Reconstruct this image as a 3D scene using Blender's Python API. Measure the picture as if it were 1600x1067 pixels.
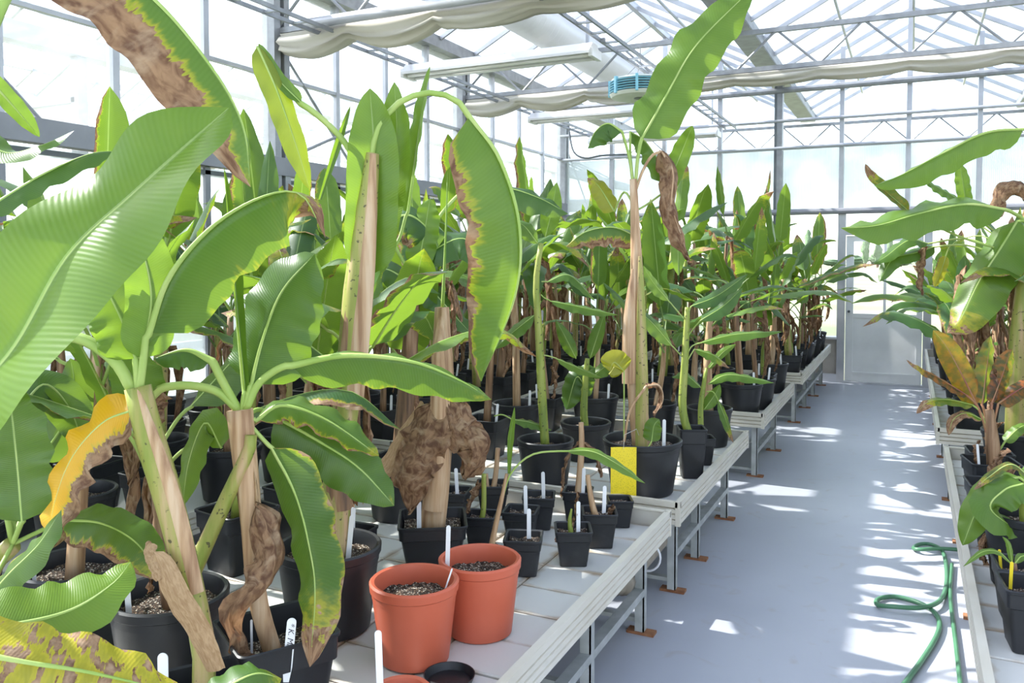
import bpy, bmesh, math, random
from mathutils import Vector, Matrix, noise
PI = math.pi
for o in list(bpy.data.objects): bpy.data.objects.remove(o)
scene = bpy.context.scene
COL = scene.collection

# ------------------------------------------------------------------ camera
F = 1290.0; PYC = 455.6; PITCH = math.atan(49.6/F); YAW = math.atan(625/F*math.cos(PITCH)); H = 1.75
cam_d = bpy.data.cameras.new('camera'); cam = bpy.data.objects.new('camera', cam_d); COL.objects.link(cam)
cam_d.sensor_width = 36; cam_d.lens = F/1600*36; cam_d.shift_y = -(533.5-PYC)/1600
cam_d.clip_start = .02; cam_d.clip_end = 2000
cam.location = (0, 0, H); cam.rotation_euler = (PI/2-PITCH, 0, YAW)
scene.camera = cam
s_, c_ = math.sin(YAW), math.cos(YAW); sp_, cp_ = math.sin(PITCH), math.cos(PITCH)
FW = Vector((-s_*cp_, c_*cp_, -sp_)); RT = Vector((c_, s_, 0)); UP = Vector((-s_*sp_, c_*sp_, cp_))
def ray(px, py): return FW + RT*((px-800)/F) - UP*((py-PYC)/F)
def at(px, py, d): return Vector((0, 0, H)) + ray(px, py)*d              # pixel + distance -> world
def onz(px, py, z): r = ray(px, py); return Vector((0, 0, H)) + r*((z-H)/r.z)
def cv(a, b, c): return RT*a + UP*b - FW*c                               # right, up, towards viewer -> world

# ------------------------------------------------------------------ light
vs = scene.view_settings
vs.view_transform = 'Standard'; vs.look = 'None'; vs.gamma = 1; vs.use_curve_mapping = False
vs.exposure = 1.27
w = bpy.data.worlds.new('world'); scene.world = w; w.use_nodes = True
nt = w.node_tree; nt.nodes.clear()
sky = nt.nodes.new('ShaderNodeTexSky'); sky.sky_type = 'NISHITA'; sky.sun_disc = False
sky.sun_elevation = math.radians(42); sky.sun_rotation = math.radians(-94); sky.air_density = 1.0; sky.dust_density = .8; sky.ozone_density = 1.0
hsv = nt.nodes.new('ShaderNodeHueSaturation'); hsv.inputs['Saturation'].default_value = .55
bg = nt.nodes.new('ShaderNodeBackground'); bg.inputs['Strength'].default_value = .30
wo = nt.nodes.new('ShaderNodeOutputWorld')
nt.links.new(sky.outputs[0], hsv.inputs['Color']); nt.links.new(hsv.outputs[0], bg.inputs['Color']); nt.links.new(bg.outputs[0], wo.inputs[0])
sd = bpy.data.lights.new('sun', 'SUN'); sun = bpy.data.objects.new('sun', sd); COL.objects.link(sun)
sd.energy = 5.4; sd.angle = math.radians(.6); sd.color = (1, .965, .9)
sun.rotation_euler = Vector((1.0, .08, -.905)).to_track_quat('-Z', 'Y').to_euler()
scene.cycles.transparent_max_bounces = 24

# ------------------------------------------------------------------ materials
MATS = {}
def newmat(name):
    m = bpy.data.materials.new(name); m.use_nodes = True; n = m.node_tree.nodes; n.clear()
    out = n.new('ShaderNodeOutputMaterial'); MATS[name] = m
    return m, m.node_tree, n, out
def L(t, a, b): t.links.new(a, b)
def pbr(name, col, rough=.5, metal=0., var=.12, scale=6., col2=None, bump=0., bscale=40., spec=.5, ramp=(.35, .7), detail=5):
    """principled with a noise driven colour variation and a fine bump"""
    m, t, n, out = newmat(name)
    p = n.new('ShaderNodeBsdfPrincipled'); L(t, p.outputs[0], out.inputs[0])
    p.inputs['Roughness'].default_value = rough; p.inputs['Metallic'].default_value = metal
    p.inputs['Specular IOR Level'].default_value = spec
    tc = n.new('ShaderNodeTexCoord'); no = n.new('ShaderNodeTexNoise'); no.inputs['Scale'].default_value = scale; no.inputs['Detail'].default_value = detail
    L(t, tc.outputs['Object'], no.inputs['Vector'])
    r = n.new('ShaderNodeValToRGB'); L(t, no.outputs[0], r.inputs[0])
    r.color_ramp.elements[0].position, r.color_ramp.elements[1].position = ramp
    r.color_ramp.elements[0].color = (*col, 1)
    c2 = col2 or tuple(min(1, v*(1+var)) for v in col)
    r.color_ramp.elements[1].color = (*c2, 1)
    L(t, r.outputs[0], p.inputs['Base Color'])
    if bump:
        b = n.new('ShaderNodeBump'); b.inputs['Strength'].default_value = bump; b.inputs['Distance'].default_value = .01
        n2 = n.new('ShaderNodeTexNoise'); n2.inputs['Scale'].default_value = bscale; n2.inputs['Detail'].default_value = 6
        L(t, tc.outputs['Object'], n2.inputs['Vector']); L(t, n2.outputs[0], b.inputs['Height']); L(t, b.outputs[0], p.inputs['Normal'])
    return m
pbr('galvanized', (.24, .245, .26), .45, .3, .35, 9, bump=.05)
pbr('aluminium', (.40, .405, .44), .42, .35, .2, 5)
pbr('grey_sill', (.22, .22, .245), .5, .1, .2, 4)
pbr('dark_gasket', (.10, .11, .12), .5)
pbr('lip_metal', (.60, .55, .46), .45, .15, .1, 3, col2=(.70, .67, .60), bump=.02, ramp=(.3, .75))
pbr('leg_steel', (.36, .38, .37), .5, .3, .3, 12, col2=(.50, .52, .52), bump=.06)
pbr('rust', (.20, .075, .03), .85, 0, .3, 22, col2=(.36, .17, .08), bump=.3)
pbr('black_plastic', (.011, .012, .015), .42, 0, .5, 5, col2=(.022, .023, .027), bump=.03, bscale=60)
pbr('dusty_black_plastic', (.014, .015, .018), .5, 0, .5, 7, col2=(.05, .05, .052), bump=.05, ramp=(.45, .8))
pbr('terracotta_plastic', (.50, .105, .055), .42, 0, .15, 3, col2=(.56, .13, .07), spec=.4)
pbr('label_white', (.80, .80, .82), .4, 0, .05)
pbr('label_yellow', (.80, .62, .03), .4, 0, .05)
pbr('ink', (.03, .03, .05), .6)
pbr('hose_green', (.06, .17, .09), .35, 0, .25, 8)
pbr('fan_blue', (.25, .55, .68), .4, 0, .1)
pbr('fan_white', (.78, .78, .74), .45, 0, .1)
pbr('lamp_white', (.78, .76, .77), .4, 0, .08, 3)
pbr('door_white', (.70, .70, .70), .5, 0, .1, 3, col2=(.80, .80, .80), bump=.03)
pbr('concrete', (.42, .37, .33), .85, 0, .2, 5, col2=(.55, .50, .45), bump=.2, bscale=30)
pbr('drain_pipe', (.22, .19, .15), .6, 0, .3, 9, col2=(.34, .30, .24), bump=.1)
pbr('white_ledge', (.72, .73, .74), .5, 0, .1, 4)
pbr('twig_bark', (.16, .10, .06), .9, 0, .3, 20, bump=.3)
pbr('wire', (.5, .48, .42), .5, .2)

def glass(name, tint, refl, body=0., rib=0.):
    m, t, n, out = newmat(name)
    tr = n.new('ShaderNodeBsdfTransparent'); tr.inputs[0].default_value = (*tint, 1)
    gl = n.new('ShaderNodeBsdfGlossy'); gl.inputs['Roughness'].default_value = .03
    lw = n.new('ShaderNodeLayerWeight'); pw = n.new('ShaderNodeMath'); pw.operation = 'POWER'; L(t, lw.outputs['Facing'], pw.inputs[0]); pw.inputs[1].default_value = 5
    fr = n.new('ShaderNodeMath'); fr.operation = 'MULTIPLY_ADD'; L(t, pw.outputs[0], fr.inputs[0]); fr.inputs[1].default_value = .6; fr.inputs[2].default_value = refl*.6
    mx = n.new('ShaderNodeMixShader'); L(t, fr.outputs[0], mx.inputs[0]); L(t, tr.outputs[0], mx.inputs[1]); L(t, gl.outputs[0], mx.inputs[2])
    last = mx
    if body:
        tl = n.new('ShaderNodeBsdfTranslucent'); tl.inputs[0].default_value = (.62, .66, .67, 1)
        df = n.new('ShaderNodeBsdfDiffuse'); df.inputs[0].default_value = (.8, .82, .84, 1)
        m1 = n.new('ShaderNodeMixShader'); m1.inputs[0].default_value = .3; L(t, tl.outputs[0], m1.inputs[1]); L(t, df.outputs[0], m1.inputs[2])
        tc = n.new('ShaderNodeTexCoord'); no = n.new('ShaderNodeTexNoise'); no.inputs['Scale'].default_value = 2.2; no.inputs['Detail'].default_value = 5
        L(t, tc.outputs['Object'], no.inputs['Vector'])
        mr = n.new('ShaderNodeMapRange'); mr.inputs[1].default_value = .3; mr.inputs[2].default_value = .75
        mr.inputs[3].default_value = body*.7; mr.inputs[4].default_value = min(1, body*1.3)
        L(t, no.outputs[0], mr.inputs[0])
        src = mr.outputs[0]
        if rib:
            wv = n.new('ShaderNodeTexWave'); wv.inputs['Scale'].default_value = rib; wv.bands_direction = 'X'
            L(t, tc.outputs['Object'], wv.inputs['Vector'])
            ml = n.new('ShaderNodeMath'); ml.operation = 'MULTIPLY_ADD'; L(t, wv.outputs[0], ml.inputs[0]); ml.inputs[1].default_value = .22; L(t, mr.outputs[0], ml.inputs[2]); ml.use_clamp = True
            src = ml.outputs[0]
        m2 = n.new('ShaderNodeMixShader'); L(t, src, m2.inputs[0]); L(t, mx.outputs[0], m2.inputs[1]); L(t, m1.outputs[0], m2.inputs[2]); last = m2
    L(t, last.outputs[0], out.inputs[0]); return m
glass('pane_glass', (.96, .975, .985), .05)
glass('hazy_glass', (.95, .97, .98), .05, body=.12)
glass('polycarbonate', (.92, .95, .96), .05, body=.5, rib=14)
glass('frosted_panel', (.92, .95, .96), .05, body=.62)

def floor_mat():
    m, t, n, out = newmat('painted_floor')
    p = n.new('ShaderNodeBsdfPrincipled'); L(t, p.outputs[0], out.inputs[0]); p.inputs['Roughness'].default_value = .38
    tc = n.new('ShaderNodeTexCoord')
    a = n.new('ShaderNodeTexNoise'); a.inputs['Scale'].default_value = 1.1; a.inputs['Detail'].default_value = 6; L(t, tc.outputs['Object'], a.inputs['Vector'])
    r = n.new('ShaderNodeValToRGB'); L(t, a.outputs[0], r.inputs[0])
    r.color_ramp.elements[0].position = .3; r.color_ramp.elements[0].color = (.40, .415, .47, 1)
    r.color_ramp.elements[1].position = .75; r.color_ramp.elements[1].color = (.47, .485, .54, 1)
    b = n.new('ShaderNodeTexNoise'); b.inputs['Scale'].default_value = 5; b.inputs['Detail'].default_value = 9; b.inputs['Distortion'].default_value = 1.5; L(t, tc.outputs['Object'], b.inputs['Vector'])
    r2 = n.new('ShaderNodeValToRGB'); L(t, b.outputs[0], r2.inputs[0]); r2.color_ramp.elements[0].position = .60; r2.color_ramp.elements[0].color = (0, 0, 0, 1); r2.color_ramp.elements[1].position = .78; r2.color_ramp.elements[1].color = (.55, .55, .55, 1)
    mx = n.new('ShaderNodeMixRGB'); L(t, r2.outputs[0], mx.inputs[0]); L(t, r.outputs[0], mx.inputs[1]); mx.inputs[2].default_value = (.36, .31, .27, 1)
    L(t, mx.outputs[0], p.inputs['Base Color'])
    bp = n.new('ShaderNodeBump'); bp.inputs['Strength'].default_value = .08; L(t, b.outputs[0], bp.inputs['Height']); L(t, bp.outputs[0], p.inputs['Normal'])
floor_mat()
def tile_mat():
    m, t, n, out = newmat('tray_plastic')
    p = n.new('ShaderNodeBsdfPrincipled'); L(t, p.outputs[0], out.inputs[0]); p.inputs['Roughness'].default_value = .45
    ge = n.new('ShaderNodeNewGeometry')
    a = n.new('ShaderNodeTexNoise'); a.inputs['Scale'].default_value = 9; a.inputs['Detail'].default_value = 8; L(t, ge.outputs['Position'], a.inputs['Vector'])
    tc = n.new('ShaderNodeTexCoord'); sx = n.new('ShaderNodeSeparateXYZ'); L(t, tc.outputs['Generated'], sx.inputs[0])
    def edge(o):
        q = n.new('ShaderNodeMath'); q.operation = 'SUBTRACT'; L(t, o, q.inputs[0]); q.inputs[1].default_value = .5
        ab = n.new('ShaderNodeMath'); ab.operation = 'ABSOLUTE'; L(t, q.outputs[0], ab.inputs[0]); return ab.outputs[0]
    mxm = n.new('ShaderNodeMath'); mxm.operation = 'MAXIMUM'; L(t, edge(sx.outputs[0]), mxm.inputs[0]); L(t, edge(sx.outputs[1]), mxm.inputs[1])
    ad = n.new('ShaderNodeMath'); ad.operation = 'MULTIPLY_ADD'; L(t, a.outputs[0], ad.inputs[0]); ad.inputs[1].default_value = .32; L(t, mxm.outputs[0], ad.inputs[2])
    r = n.new('ShaderNodeValToRGB'); L(t, ad.outputs[0], r.inputs[0])
    r.color_ramp.elements[0].position = .58; r.color_ramp.elements[0].color = (.62, .61, .58, 1)
    r.color_ramp.elements[1].position = .72; r.color_ramp.elements[1].color = (.36, .25, .14, 1)
    L(t, r.outputs[0], p.inputs['Base Color'])
tile_mat()
def soil_mat():
    m, t, n, out = newmat('potting_soil')
    p = n.new('ShaderNodeBsdfPrincipled'); L(t, p.outputs[0], out.inputs[0]); p.inputs['Roughness'].default_value = .95
    ge = n.new('ShaderNodeNewGeometry'); v = n.new('ShaderNodeTexVoronoi'); v.inputs['Scale'].default_value = 230; L(t, ge.outputs['Position'], v.inputs['Vector'])
    sx = n.new('ShaderNodeSeparateXYZ'); L(t, v.outputs['Color'], sx.inputs[0])
    r = n.new('ShaderNodeValToRGB'); L(t, sx.outputs[0], r.inputs[0]); e = r.color_ramp.elements; r.color_ramp.interpolation = 'CONSTANT'
    e[0].position = 0; e[0].color = (.022, .014, .009, 1); e[1].position = .4; e[1].color = (.07, .042, .026, 1)
    x = e.new(.6); x.color = (.17, .11, .07, 1); x = e.new(.72); x.color = (.05, .03, .02, 1); x = e.new(.86); x.color = (.48, .42, .35, 1)
    L(t, r.outputs[0], p.inputs['Base Color'])
    b = n.new('ShaderNodeBump'); b.inputs['Strength'].default_value = .8; b.inputs['Distance'].default_value = .006; L(t, v.outputs['Distance'], b.inputs['Height']); L(t, b.outputs[0], p.inputs['Normal'])
soil_mat()
def cloth_mat():
    m, t, n, out = newmat('shade_cloth')
    d = n.new('ShaderNodeBsdfDiffuse'); d.inputs[0].default_value = (.66, .62, .55, 1)
    tl = n.new('ShaderNodeBsdfTranslucent'); tl.inputs[0].default_value = (.6, .56, .48, 1)
    mx = n.new('ShaderNodeMixShader'); mx.inputs[0].default_value = .28; L(t, d.outputs[0], mx.inputs[1]); L(t, tl.outputs[0], mx.inputs[2]); L(t, mx.outputs[0], out.inputs[0])
cloth_mat()
def duct_mat():
    m, t, n, out = newmat('duct_film')
    g = n.new('ShaderNodeBsdfPrincipled'); g.inputs['Base Color'].default_value = (.66, .66, .66, 1); g.inputs['Metallic'].default_value = .3; g.inputs['Roughness'].default_value = .3
    tl = n.new('ShaderNodeBsdfTranslucent'); tl.inputs[0].default_value = (.7, .7, .7, 1)
    mx = n.new('ShaderNodeMixShader'); mx.inputs[0].default_value = .35; L(t, g.outputs[0], mx.inputs[1]); L(t, tl.outputs[0], mx.inputs[2]); L(t, mx.outputs[0], out.inputs[0])
duct_mat()
def sticky_mat():
    m, t, n, out = newmat('sticky_yellow')
    p = n.new('ShaderNodeBsdfPrincipled'); L(t, p.outputs[0], out.inputs[0]); p.inputs['Roughness'].default_value = .35
    tc = n.new('ShaderNodeTexCoord'); v = n.new('ShaderNodeTexVoronoi'); v.inputs['Scale'].default_value = 170; L(t, tc.outputs['Object'], v.inputs['Vector'])
    r = n.new('ShaderNodeValToRGB'); L(t, v.outputs['Distance'], r.inputs[0]); r.color_ramp.elements[0].position = .14; r.color_ramp.elements[0].color = (.16, .12, .02, 1)
    r.color_ramp.elements[1].position = .26; r.color_ramp.elements[1].color = (.86, .66, .02, 1); L(t, r.outputs[0], p.inputs['Base Color'])
sticky_mat()
def field_mat():
    m, t, n, out = newmat('field_grass')
    p = n.new('ShaderNodeBsdfPrincipled'); L(t, p.outputs[0], out.inputs[0]); p.inputs['Roughness'].default_value = .9
    tc = n.new('ShaderNodeTexCoord'); mp = n.new('ShaderNodeMapping'); mp.inputs['Scale'].default_value = (.03, .12, 1); L(t, tc.outputs['Object'], mp.inputs['Vector'])
    a = n.new('ShaderNodeTexNoise'); a.inputs['Scale'].default_value = 2; a.inputs['Detail'].default_value = 8; L(t, mp.outputs[0], a.inputs['Vector'])
    r = n.new('ShaderNodeValToRGB'); L(t, a.outputs[0], r.inputs[0]); r.color_ramp.elements[0].position = .35; r.color_ramp.elements[0].color = (.17, .20, .10, 1)
    r.color_ramp.elements[1].position = .65; r.color_ramp.elements[1].color = (.30, .30, .19, 1); L(t, r.outputs[0], p.inputs['Base Color'])
field_mat()
pbr('tree_crown', (.10, .15, .08), .9, 0, .6, 3)  # crown green lightened to stand in for haze over the far trees

def leaf_mat():
    """one leaf material: tone, yellowing and dried margins are read from each leaf's own properties"""
    m, t, n, out = newmat('leaf')
    def attr(nm):
        a = n.new('ShaderNodeAttribute'); a.attribute_type = 'OBJECT'; a.attribute_name = nm; return a.outputs['Fac']
    def math_(op, a, b=None, c=None, clamp=False):
        q = n.new('ShaderNodeMath'); q.operation = op; q.use_clamp = clamp
        for i, v in enumerate((a, b, c)):
            if v is None: continue
            if isinstance(v, (int, float)): q.inputs[i].default_value = v
            else: L(t, v, q.inputs[i])
        return q.outputs[0]
    def mixc(f, a, b):
        q = n.new('ShaderNodeMixRGB')
        for i, v in enumerate((f, a, b)):
            if isinstance(v, tuple): q.inputs[i].default_value = (*v, 1)
            elif isinstance(v, (int, float)): q.inputs[i].default_value = v
            else: L(t, v, q.inputs[i])
        return q.outputs[0]
    def sstep(v, a, b):
        q = n.new('ShaderNodeMapRange'); q.interpolation_type = 'SMOOTHSTEP'; L(t, v, q.inputs[0]); q.inputs[1].default_value = a; q.inputs[2].default_value = b; return q.outputs[0]
    uv = n.new('ShaderNodeUVMap'); sx = n.new('ShaderNodeSeparateXYZ'); L(t, uv.outputs[0], sx.inputs[0])
    U, V = sx.outputs[0], sx.outputs[1]
    e = math_('ABSOLUTE', math_('MULTIPLY_ADD', U, 2, -1))
    right = math_('GREATER_THAN', U, .5)
    oi = n.new('ShaderNodeObjectInfo')
    cx = n.new('ShaderNodeCombineXYZ'); L(t, math_('MULTIPLY', U, 2.2), cx.inputs[0]); L(t, math_('MULTIPLY', V, 9), cx.inputs[1]); L(t, math_('MULTIPLY', oi.outputs['Random'], 60), cx.inputs[2])
    no = n.new('ShaderNodeTexNoise'); no.inputs['Scale'].default_value = 1.6; no.inputs['Detail'].default_value = 5; L(t, cx.outputs[0], no.inputs['Vector'])
    nz = math_('SUBTRACT', no.outputs[0], .5)
    cx2 = n.new('ShaderNodeCombineXYZ'); L(t, math_('MULTIPLY', U, 3), cx2.inputs[0]); L(t, math_('MULTIPLY', V, 40), cx2.inputs[1]); L(t, math_('MULTIPLY', oi.outputs['Random'], 31), cx2.inputs[2])
    no2 = n.new('ShaderNodeTexNoise'); no2.inputs['Scale'].default_value = 1.5; no2.inputs['Detail'].default_value = 4; L(t, cx2.outputs[0], no2.inputs['Vector'])
    nz2 = math_('SUBTRACT', no2.outputs[0], .5)
    bl, br, bt, yl, tone = attr('dry_left'), attr('dry_right'), attr('dry_tip'), attr('yellow'), attr('tone')
    marg = math_('ADD', math_('MULTIPLY', bl, math_('SUBTRACT', 1, right)), math_('MULTIPLY', br, right))
    jag = math_('ADD', math_('MULTIPLY', nz, .7), math_('MULTIPLY', nz2, .45))
    ev = math_('ADD', math_('ADD', e, jag), math_('MULTIPLY_ADD', marg, 1.4, -1.4))
    tv = math_('ADD', math_('ADD', V, math_('MULTIPLY', jag, .6)), math_('MULTIPLY_ADD', bt, 1.25, -1.2))
    # spots
    sp = math_('ADD', nz, math_('MULTIPLY_ADD', attr('spots'), .5, -.62))
    q = math_('MAXIMUM', math_('MAXIMUM', ev, tv), math_('ADD', sp, math_('MULTIPLY', nz2, .5)))
    dry = sstep(q, 0, .045); halo = sstep(q, -.16, .03)
    # greens
    g = mixc(tone, (.018, .075, .022), (.15, .265, .022))
    vein = math_('SINE', math_('MULTIPLY', math_('ADD', V, math_('MULTIPLY', e, -.07)), 420))
    vn2 = math_('SINE', math_('MULTIPLY', math_('ADD', V, math_('MULTIPLY', e, -.07)), 67))
    g = mixc(math_('MULTIPLY_ADD', vein, .05, .06), g, (.20, .31, .10))
    g = mixc(math_('MULTIPLY_ADD', vn2, .03, .03), g, (.02, .06, .012))
    g = mixc(math_('MULTIPLY', sstep(nz, -.1, .3), .35), g, mixc(tone, (.045, .125, .025), (.22, .31, .03)))
    g = mixc(attr('red'), g, mixc(sstep(nz, -.12, .16), (.05, .015, .02), (.34, .07, .02)))
    g = mixc(math_('MULTIPLY', math_('LESS_THAN', e, .035), .6), g, (.36, .46, .18))
    g = mixc(yl, g, (.78, .42, .015))
    g = mixc(math_('MULTIPLY', halo, .75), g, (.50, .42, .03))
    cx3 = n.new('ShaderNodeCombineXYZ'); L(t, math_('MULTIPLY', U, 9), cx3.inputs[0]); L(t, math_('MULTIPLY', V, 11), cx3.inputs[1]); L(t, math_('MULTIPLY', oi.outputs['Random'], 17), cx3.inputs[2])
    no3 = n.new('ShaderNodeTexNoise'); no3.inputs['Scale'].default_value = 1.2; no3.inputs['Detail'].default_value = 7; no3.inputs['Distortion'].default_value = .8; L(t, cx3.outputs[0], no3.inputs['Vector'])
    nz3 = math_('SUBTRACT', no3.outputs[0], .5)
    b1 = mixc(sstep(no3.outputs[0], .32, .68), (.11, .05, .026), (.33, .195, .105))
    b1 = mixc(sstep(nz, .0, .25), b1, (.42, .29, .18))
    b1 = mixc(attr('pale'), b1, mixc(sstep(no3.outputs[0], .3, .7), (.40, .25, .13), (.55, .38, .22)))
    col = mixc(dry, g, b1)
    p = n.new('ShaderNodeBsdfPrincipled'); L(t, col, p.inputs['Base Color'])
    L(t, math_('MULTIPLY_ADD', dry, .4, .34), p.inputs['Roughness']); p.inputs['Specular IOR Level'].default_value = .45
    tl = n.new('ShaderNodeBsdfTranslucent')
    tcol = mixc(dry, mixc(.62, g, mixc(yl, (.34, .52, .03), (.85, .50, .02))), mixc(.5, b1, (.40, .17, .06)))
    L(t, tcol, tl.inputs[0])
    mx = n.new('ShaderNodeMixShader'); L(t, math_('MULTIPLY_ADD', dry, -.16, .40), mx.inputs[0]); L(t, p.outputs[0], mx.inputs[1]); L(t, tl.outputs[0], mx.inputs[2])
    L(t, mx.outputs[0], out.inputs[0])
    h = math_('ADD', math_('MULTIPLY', vein, .25), math_('MULTIPLY', math_('MULTIPLY', nz3, dry), 5))
    b = n.new('ShaderNodeBump'); b.inputs['Strength'].default_value = .16; b.inputs['Distance'].default_value = .004; L(t, h, b.inputs['Height'])
    L(t, b.outputs[0], p.inputs['Normal'])
leaf_mat()
def stem_mat(name, ca, cb, cc, scale=(14, 14, 2.2), spots=True):
    m, t, n, out = newmat(name)
    p = n.new('ShaderNodeBsdfPrincipled'); L(t, p.outputs[0], out.inputs[0]); p.inputs['Roughness'].default_value = .55
    tc = n.new('ShaderNodeTexCoord'); mp = n.new('ShaderNodeMapping'); mp.inputs['Scale'].default_value = scale; L(t, tc.outputs['Object'], mp.inputs['Vector'])
    a = n.new('ShaderNodeTexNoise'); a.inputs['Scale'].default_value = 1.6; a.inputs['Detail'].default_value = 6; L(t, mp.outputs[0], a.inputs['Vector'])
    r = n.new('ShaderNodeValToRGB'); L(t, a.outputs[0], r.inputs[0]); e = r.color_ramp.elements
    e[0].position = .34; e[0].color = (*ca, 1); e[1].position = .66; e[1].color = (*cc, 1); x = e.new(.5); x.color = (*cb, 1)
    col = r.outputs[0]
    if spots:
        v = n.new('ShaderNodeTexNoise'); v.inputs['Scale'].default_value = 55; v.inputs['Detail'].default_value = 2; L(t, tc.outputs['Object'], v.inputs['Vector'])
        r2 = n.new('ShaderNodeValToRGB'); L(t, v.outputs[0], r2.inputs[0]); r2.color_ramp.elements[0].position = .64; r2.color_ramp.elements[0].color = (0, 0, 0, 1); r2.color_ramp.elements[1].position = .70; r2.color_ramp.elements[1].color = (.8, .8, .8, 1)
        mx = n.new('ShaderNodeMixRGB'); L(t, r2.outputs[0], mx.inputs[0]); L(t, col, mx.inputs[1]); mx.inputs[2].default_value = (.03, .02, .012, 1); col = mx.outputs[0]
    L(t, col, p.inputs['Base Color'])
    b = n.new('ShaderNodeBump'); b.inputs['Strength'].default_value = .4; b.inputs['Distance'].default_value = .006; L(t, a.outputs[0], b.inputs['Height']); L(t, b.outputs[0], p.inputs['Normal'])
stem_mat('stem_green', (.16, .22, .035), (.26, .31, .05), (.34, .36, .09))
stem_mat('stem_tan', (.28, .15, .075), (.46, .29, .16), (.56, .40, .26), (26, 26, 1.4), False)
stem_mat('stem_mixed', (.20, .25, .035), (.30, .29, .07), (.46, .31, .17), (16, 16, 1.0))
stem_mat('stem_brown', (.10, .055, .03), (.24, .13, .065), (.38, .24, .14), (22, 22, 1.6), False)
stem_mat('petiole', (.24, .36, .06), (.31, .42, .10), (.38, .46, .14), (3, 3, 3), False)
stem_mat('petiole_red', (.22, .06, .05), (.32, .14, .07), (.30, .20, .08), (5, 5, 5), False)

# ------------------------------------------------------------------ mesh helpers
class MB:
    def __init__(s): s.v = []; s.f = []; s.uv = None
    def add(s, vs, fs):
        k = len(s.v); s.v += [tuple(v) for v in vs]; s.f += [tuple(i+k for i in f) for f in fs]; return s
    def box(s, a, b):
        (x0, y0, z0), (x1, y1, z1) = a, b
        return s.add([(x0,y0,z0),(x1,y0,z0),(x1,y1,z0),(x0,y1,z0),(x0,y0,z1),(x1,y0,z1),(x1,y1,z1),(x0,y1,z1)],
                     [(0,3,2,1),(4,5,6,7),(0,1,5,4),(1,2,6,5),(2,3,7,6),(3,0,4,7)])
    def bar(s, p, q, w, h=None, up=(0, 0, 1)):
        """square bar from p to q"""
        p, q = Vector(p), Vector(q); h = h or w; T = (q-p).normalized(); u = Vector(up)
        if abs(T.dot(u)) > .98: u = Vector((0, 1, 0))
        S = T.cross(u).normalized()*(w/2); N = S.cross(T).normalized()*(h/2)
        vs = [p-S-N, p+S-N, p+S+N, p-S+N, q-S-N, q+S-N, q+S+N, q-S+N]
        return s.add(vs, [(0,1,2,3),(7,6,5,4),(0,4,5,1),(1,5,6,2),(2,6,7,3),(3,7,4,0)])
    def tube(s, pts, r, n=8, cap=True):
        pts = [Vector(p) for p in pts]; m = len(pts); rs = r if isinstance(r, (list, tuple)) else [r]*m
        N = None; base = len(s.v)
        for i, p in enumerate(pts):
            T = (pts[min(i+1, m-1)]-pts[max(i-1, 0)]).normalized()
            if N is None:
                N = T.cross(Vector((0, 0, 1)));
                if N.length < .05: N = T.cross(Vector((0, 1, 0)))
                N.normalize()
            else:
                N = (N - T*N.dot(T))
                N = N.normalized() if N.length > 1e-6 else T.orthogonal().normalized()
            B = T.cross(N)
            for k in range(n):
                a = 2*PI*k/n; s.v.append(tuple(p + (N*math.cos(a)+B*math.sin(a))*rs[i]))
        for i in range(m-1):
            for k in range(n):
                a = base+i*n+k; b = base+i*n+(k+1) % n; s.f.append((a, b, b+n, a+n))
        if cap:
            s.f.append(tuple(base+k for k in reversed(range(n)))); s.f.append(tuple(base+(m-1)*n+k for k in range(n)))
        return s
    def lathe(s, prof, n=28, c=(0, 0, 0)):
        base = len(s.v)
        for (r, z) in prof:
            for k in range(n):
                a = 2*PI*k/n; s.v.append((c[0]+r*math.cos(a), c[1]+r*math.sin(a), c[2]+z))
        for i in range(len(prof)-1):
            for k in range(n):
                a = base+i*n+k; b = base+i*n+(k+1) % n; s.f.append((a, b, b+n, a+n))
        return s
    def build(s, name, mat, parent=None, smooth=False, sharp=None):
        me = bpy.data.meshes.new(name); me.from_pydata(s.v, [], s.f); me.update()
        if s.uv:
            ul = me.uv_layers.new(name='UVMap')
            for lp in me.loops: ul.data[lp.index].uv = s.uv[lp.vertex_index]
        me.materials.append(MATS[mat])
        if smooth:
            me.polygons.foreach_set('use_smooth', [True]*len(me.polygons))
            if sharp: me.set_sharp_from_angle(angle=sharp)
        return inst(name, me, parent)
def inst(name, me, parent=None, loc=None, rot=None):
    o = bpy.data.objects.new(name, me); COL.objects.link(o)
    if parent: o.parent = parent
    if loc is not None: o.location = loc
    if rot is not None: o.rotation_euler = rot
    return o
def empty(name, loc=(0, 0, 0), rz=0, parent=None):
    o = bpy.data.objects.new(name, None); COL.objects.link(o); o.location = loc; o.rotation_euler = (0, 0, rz); o.empty_display_size = .1
    if parent: o.parent = parent
    return o
def tag(o, label, cat, group=None):
    o['label'] = label; o['category'] = cat
    if group: o['group'] = group
    return o
def struct(o): o['kind'] = 'structure'; return o
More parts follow.
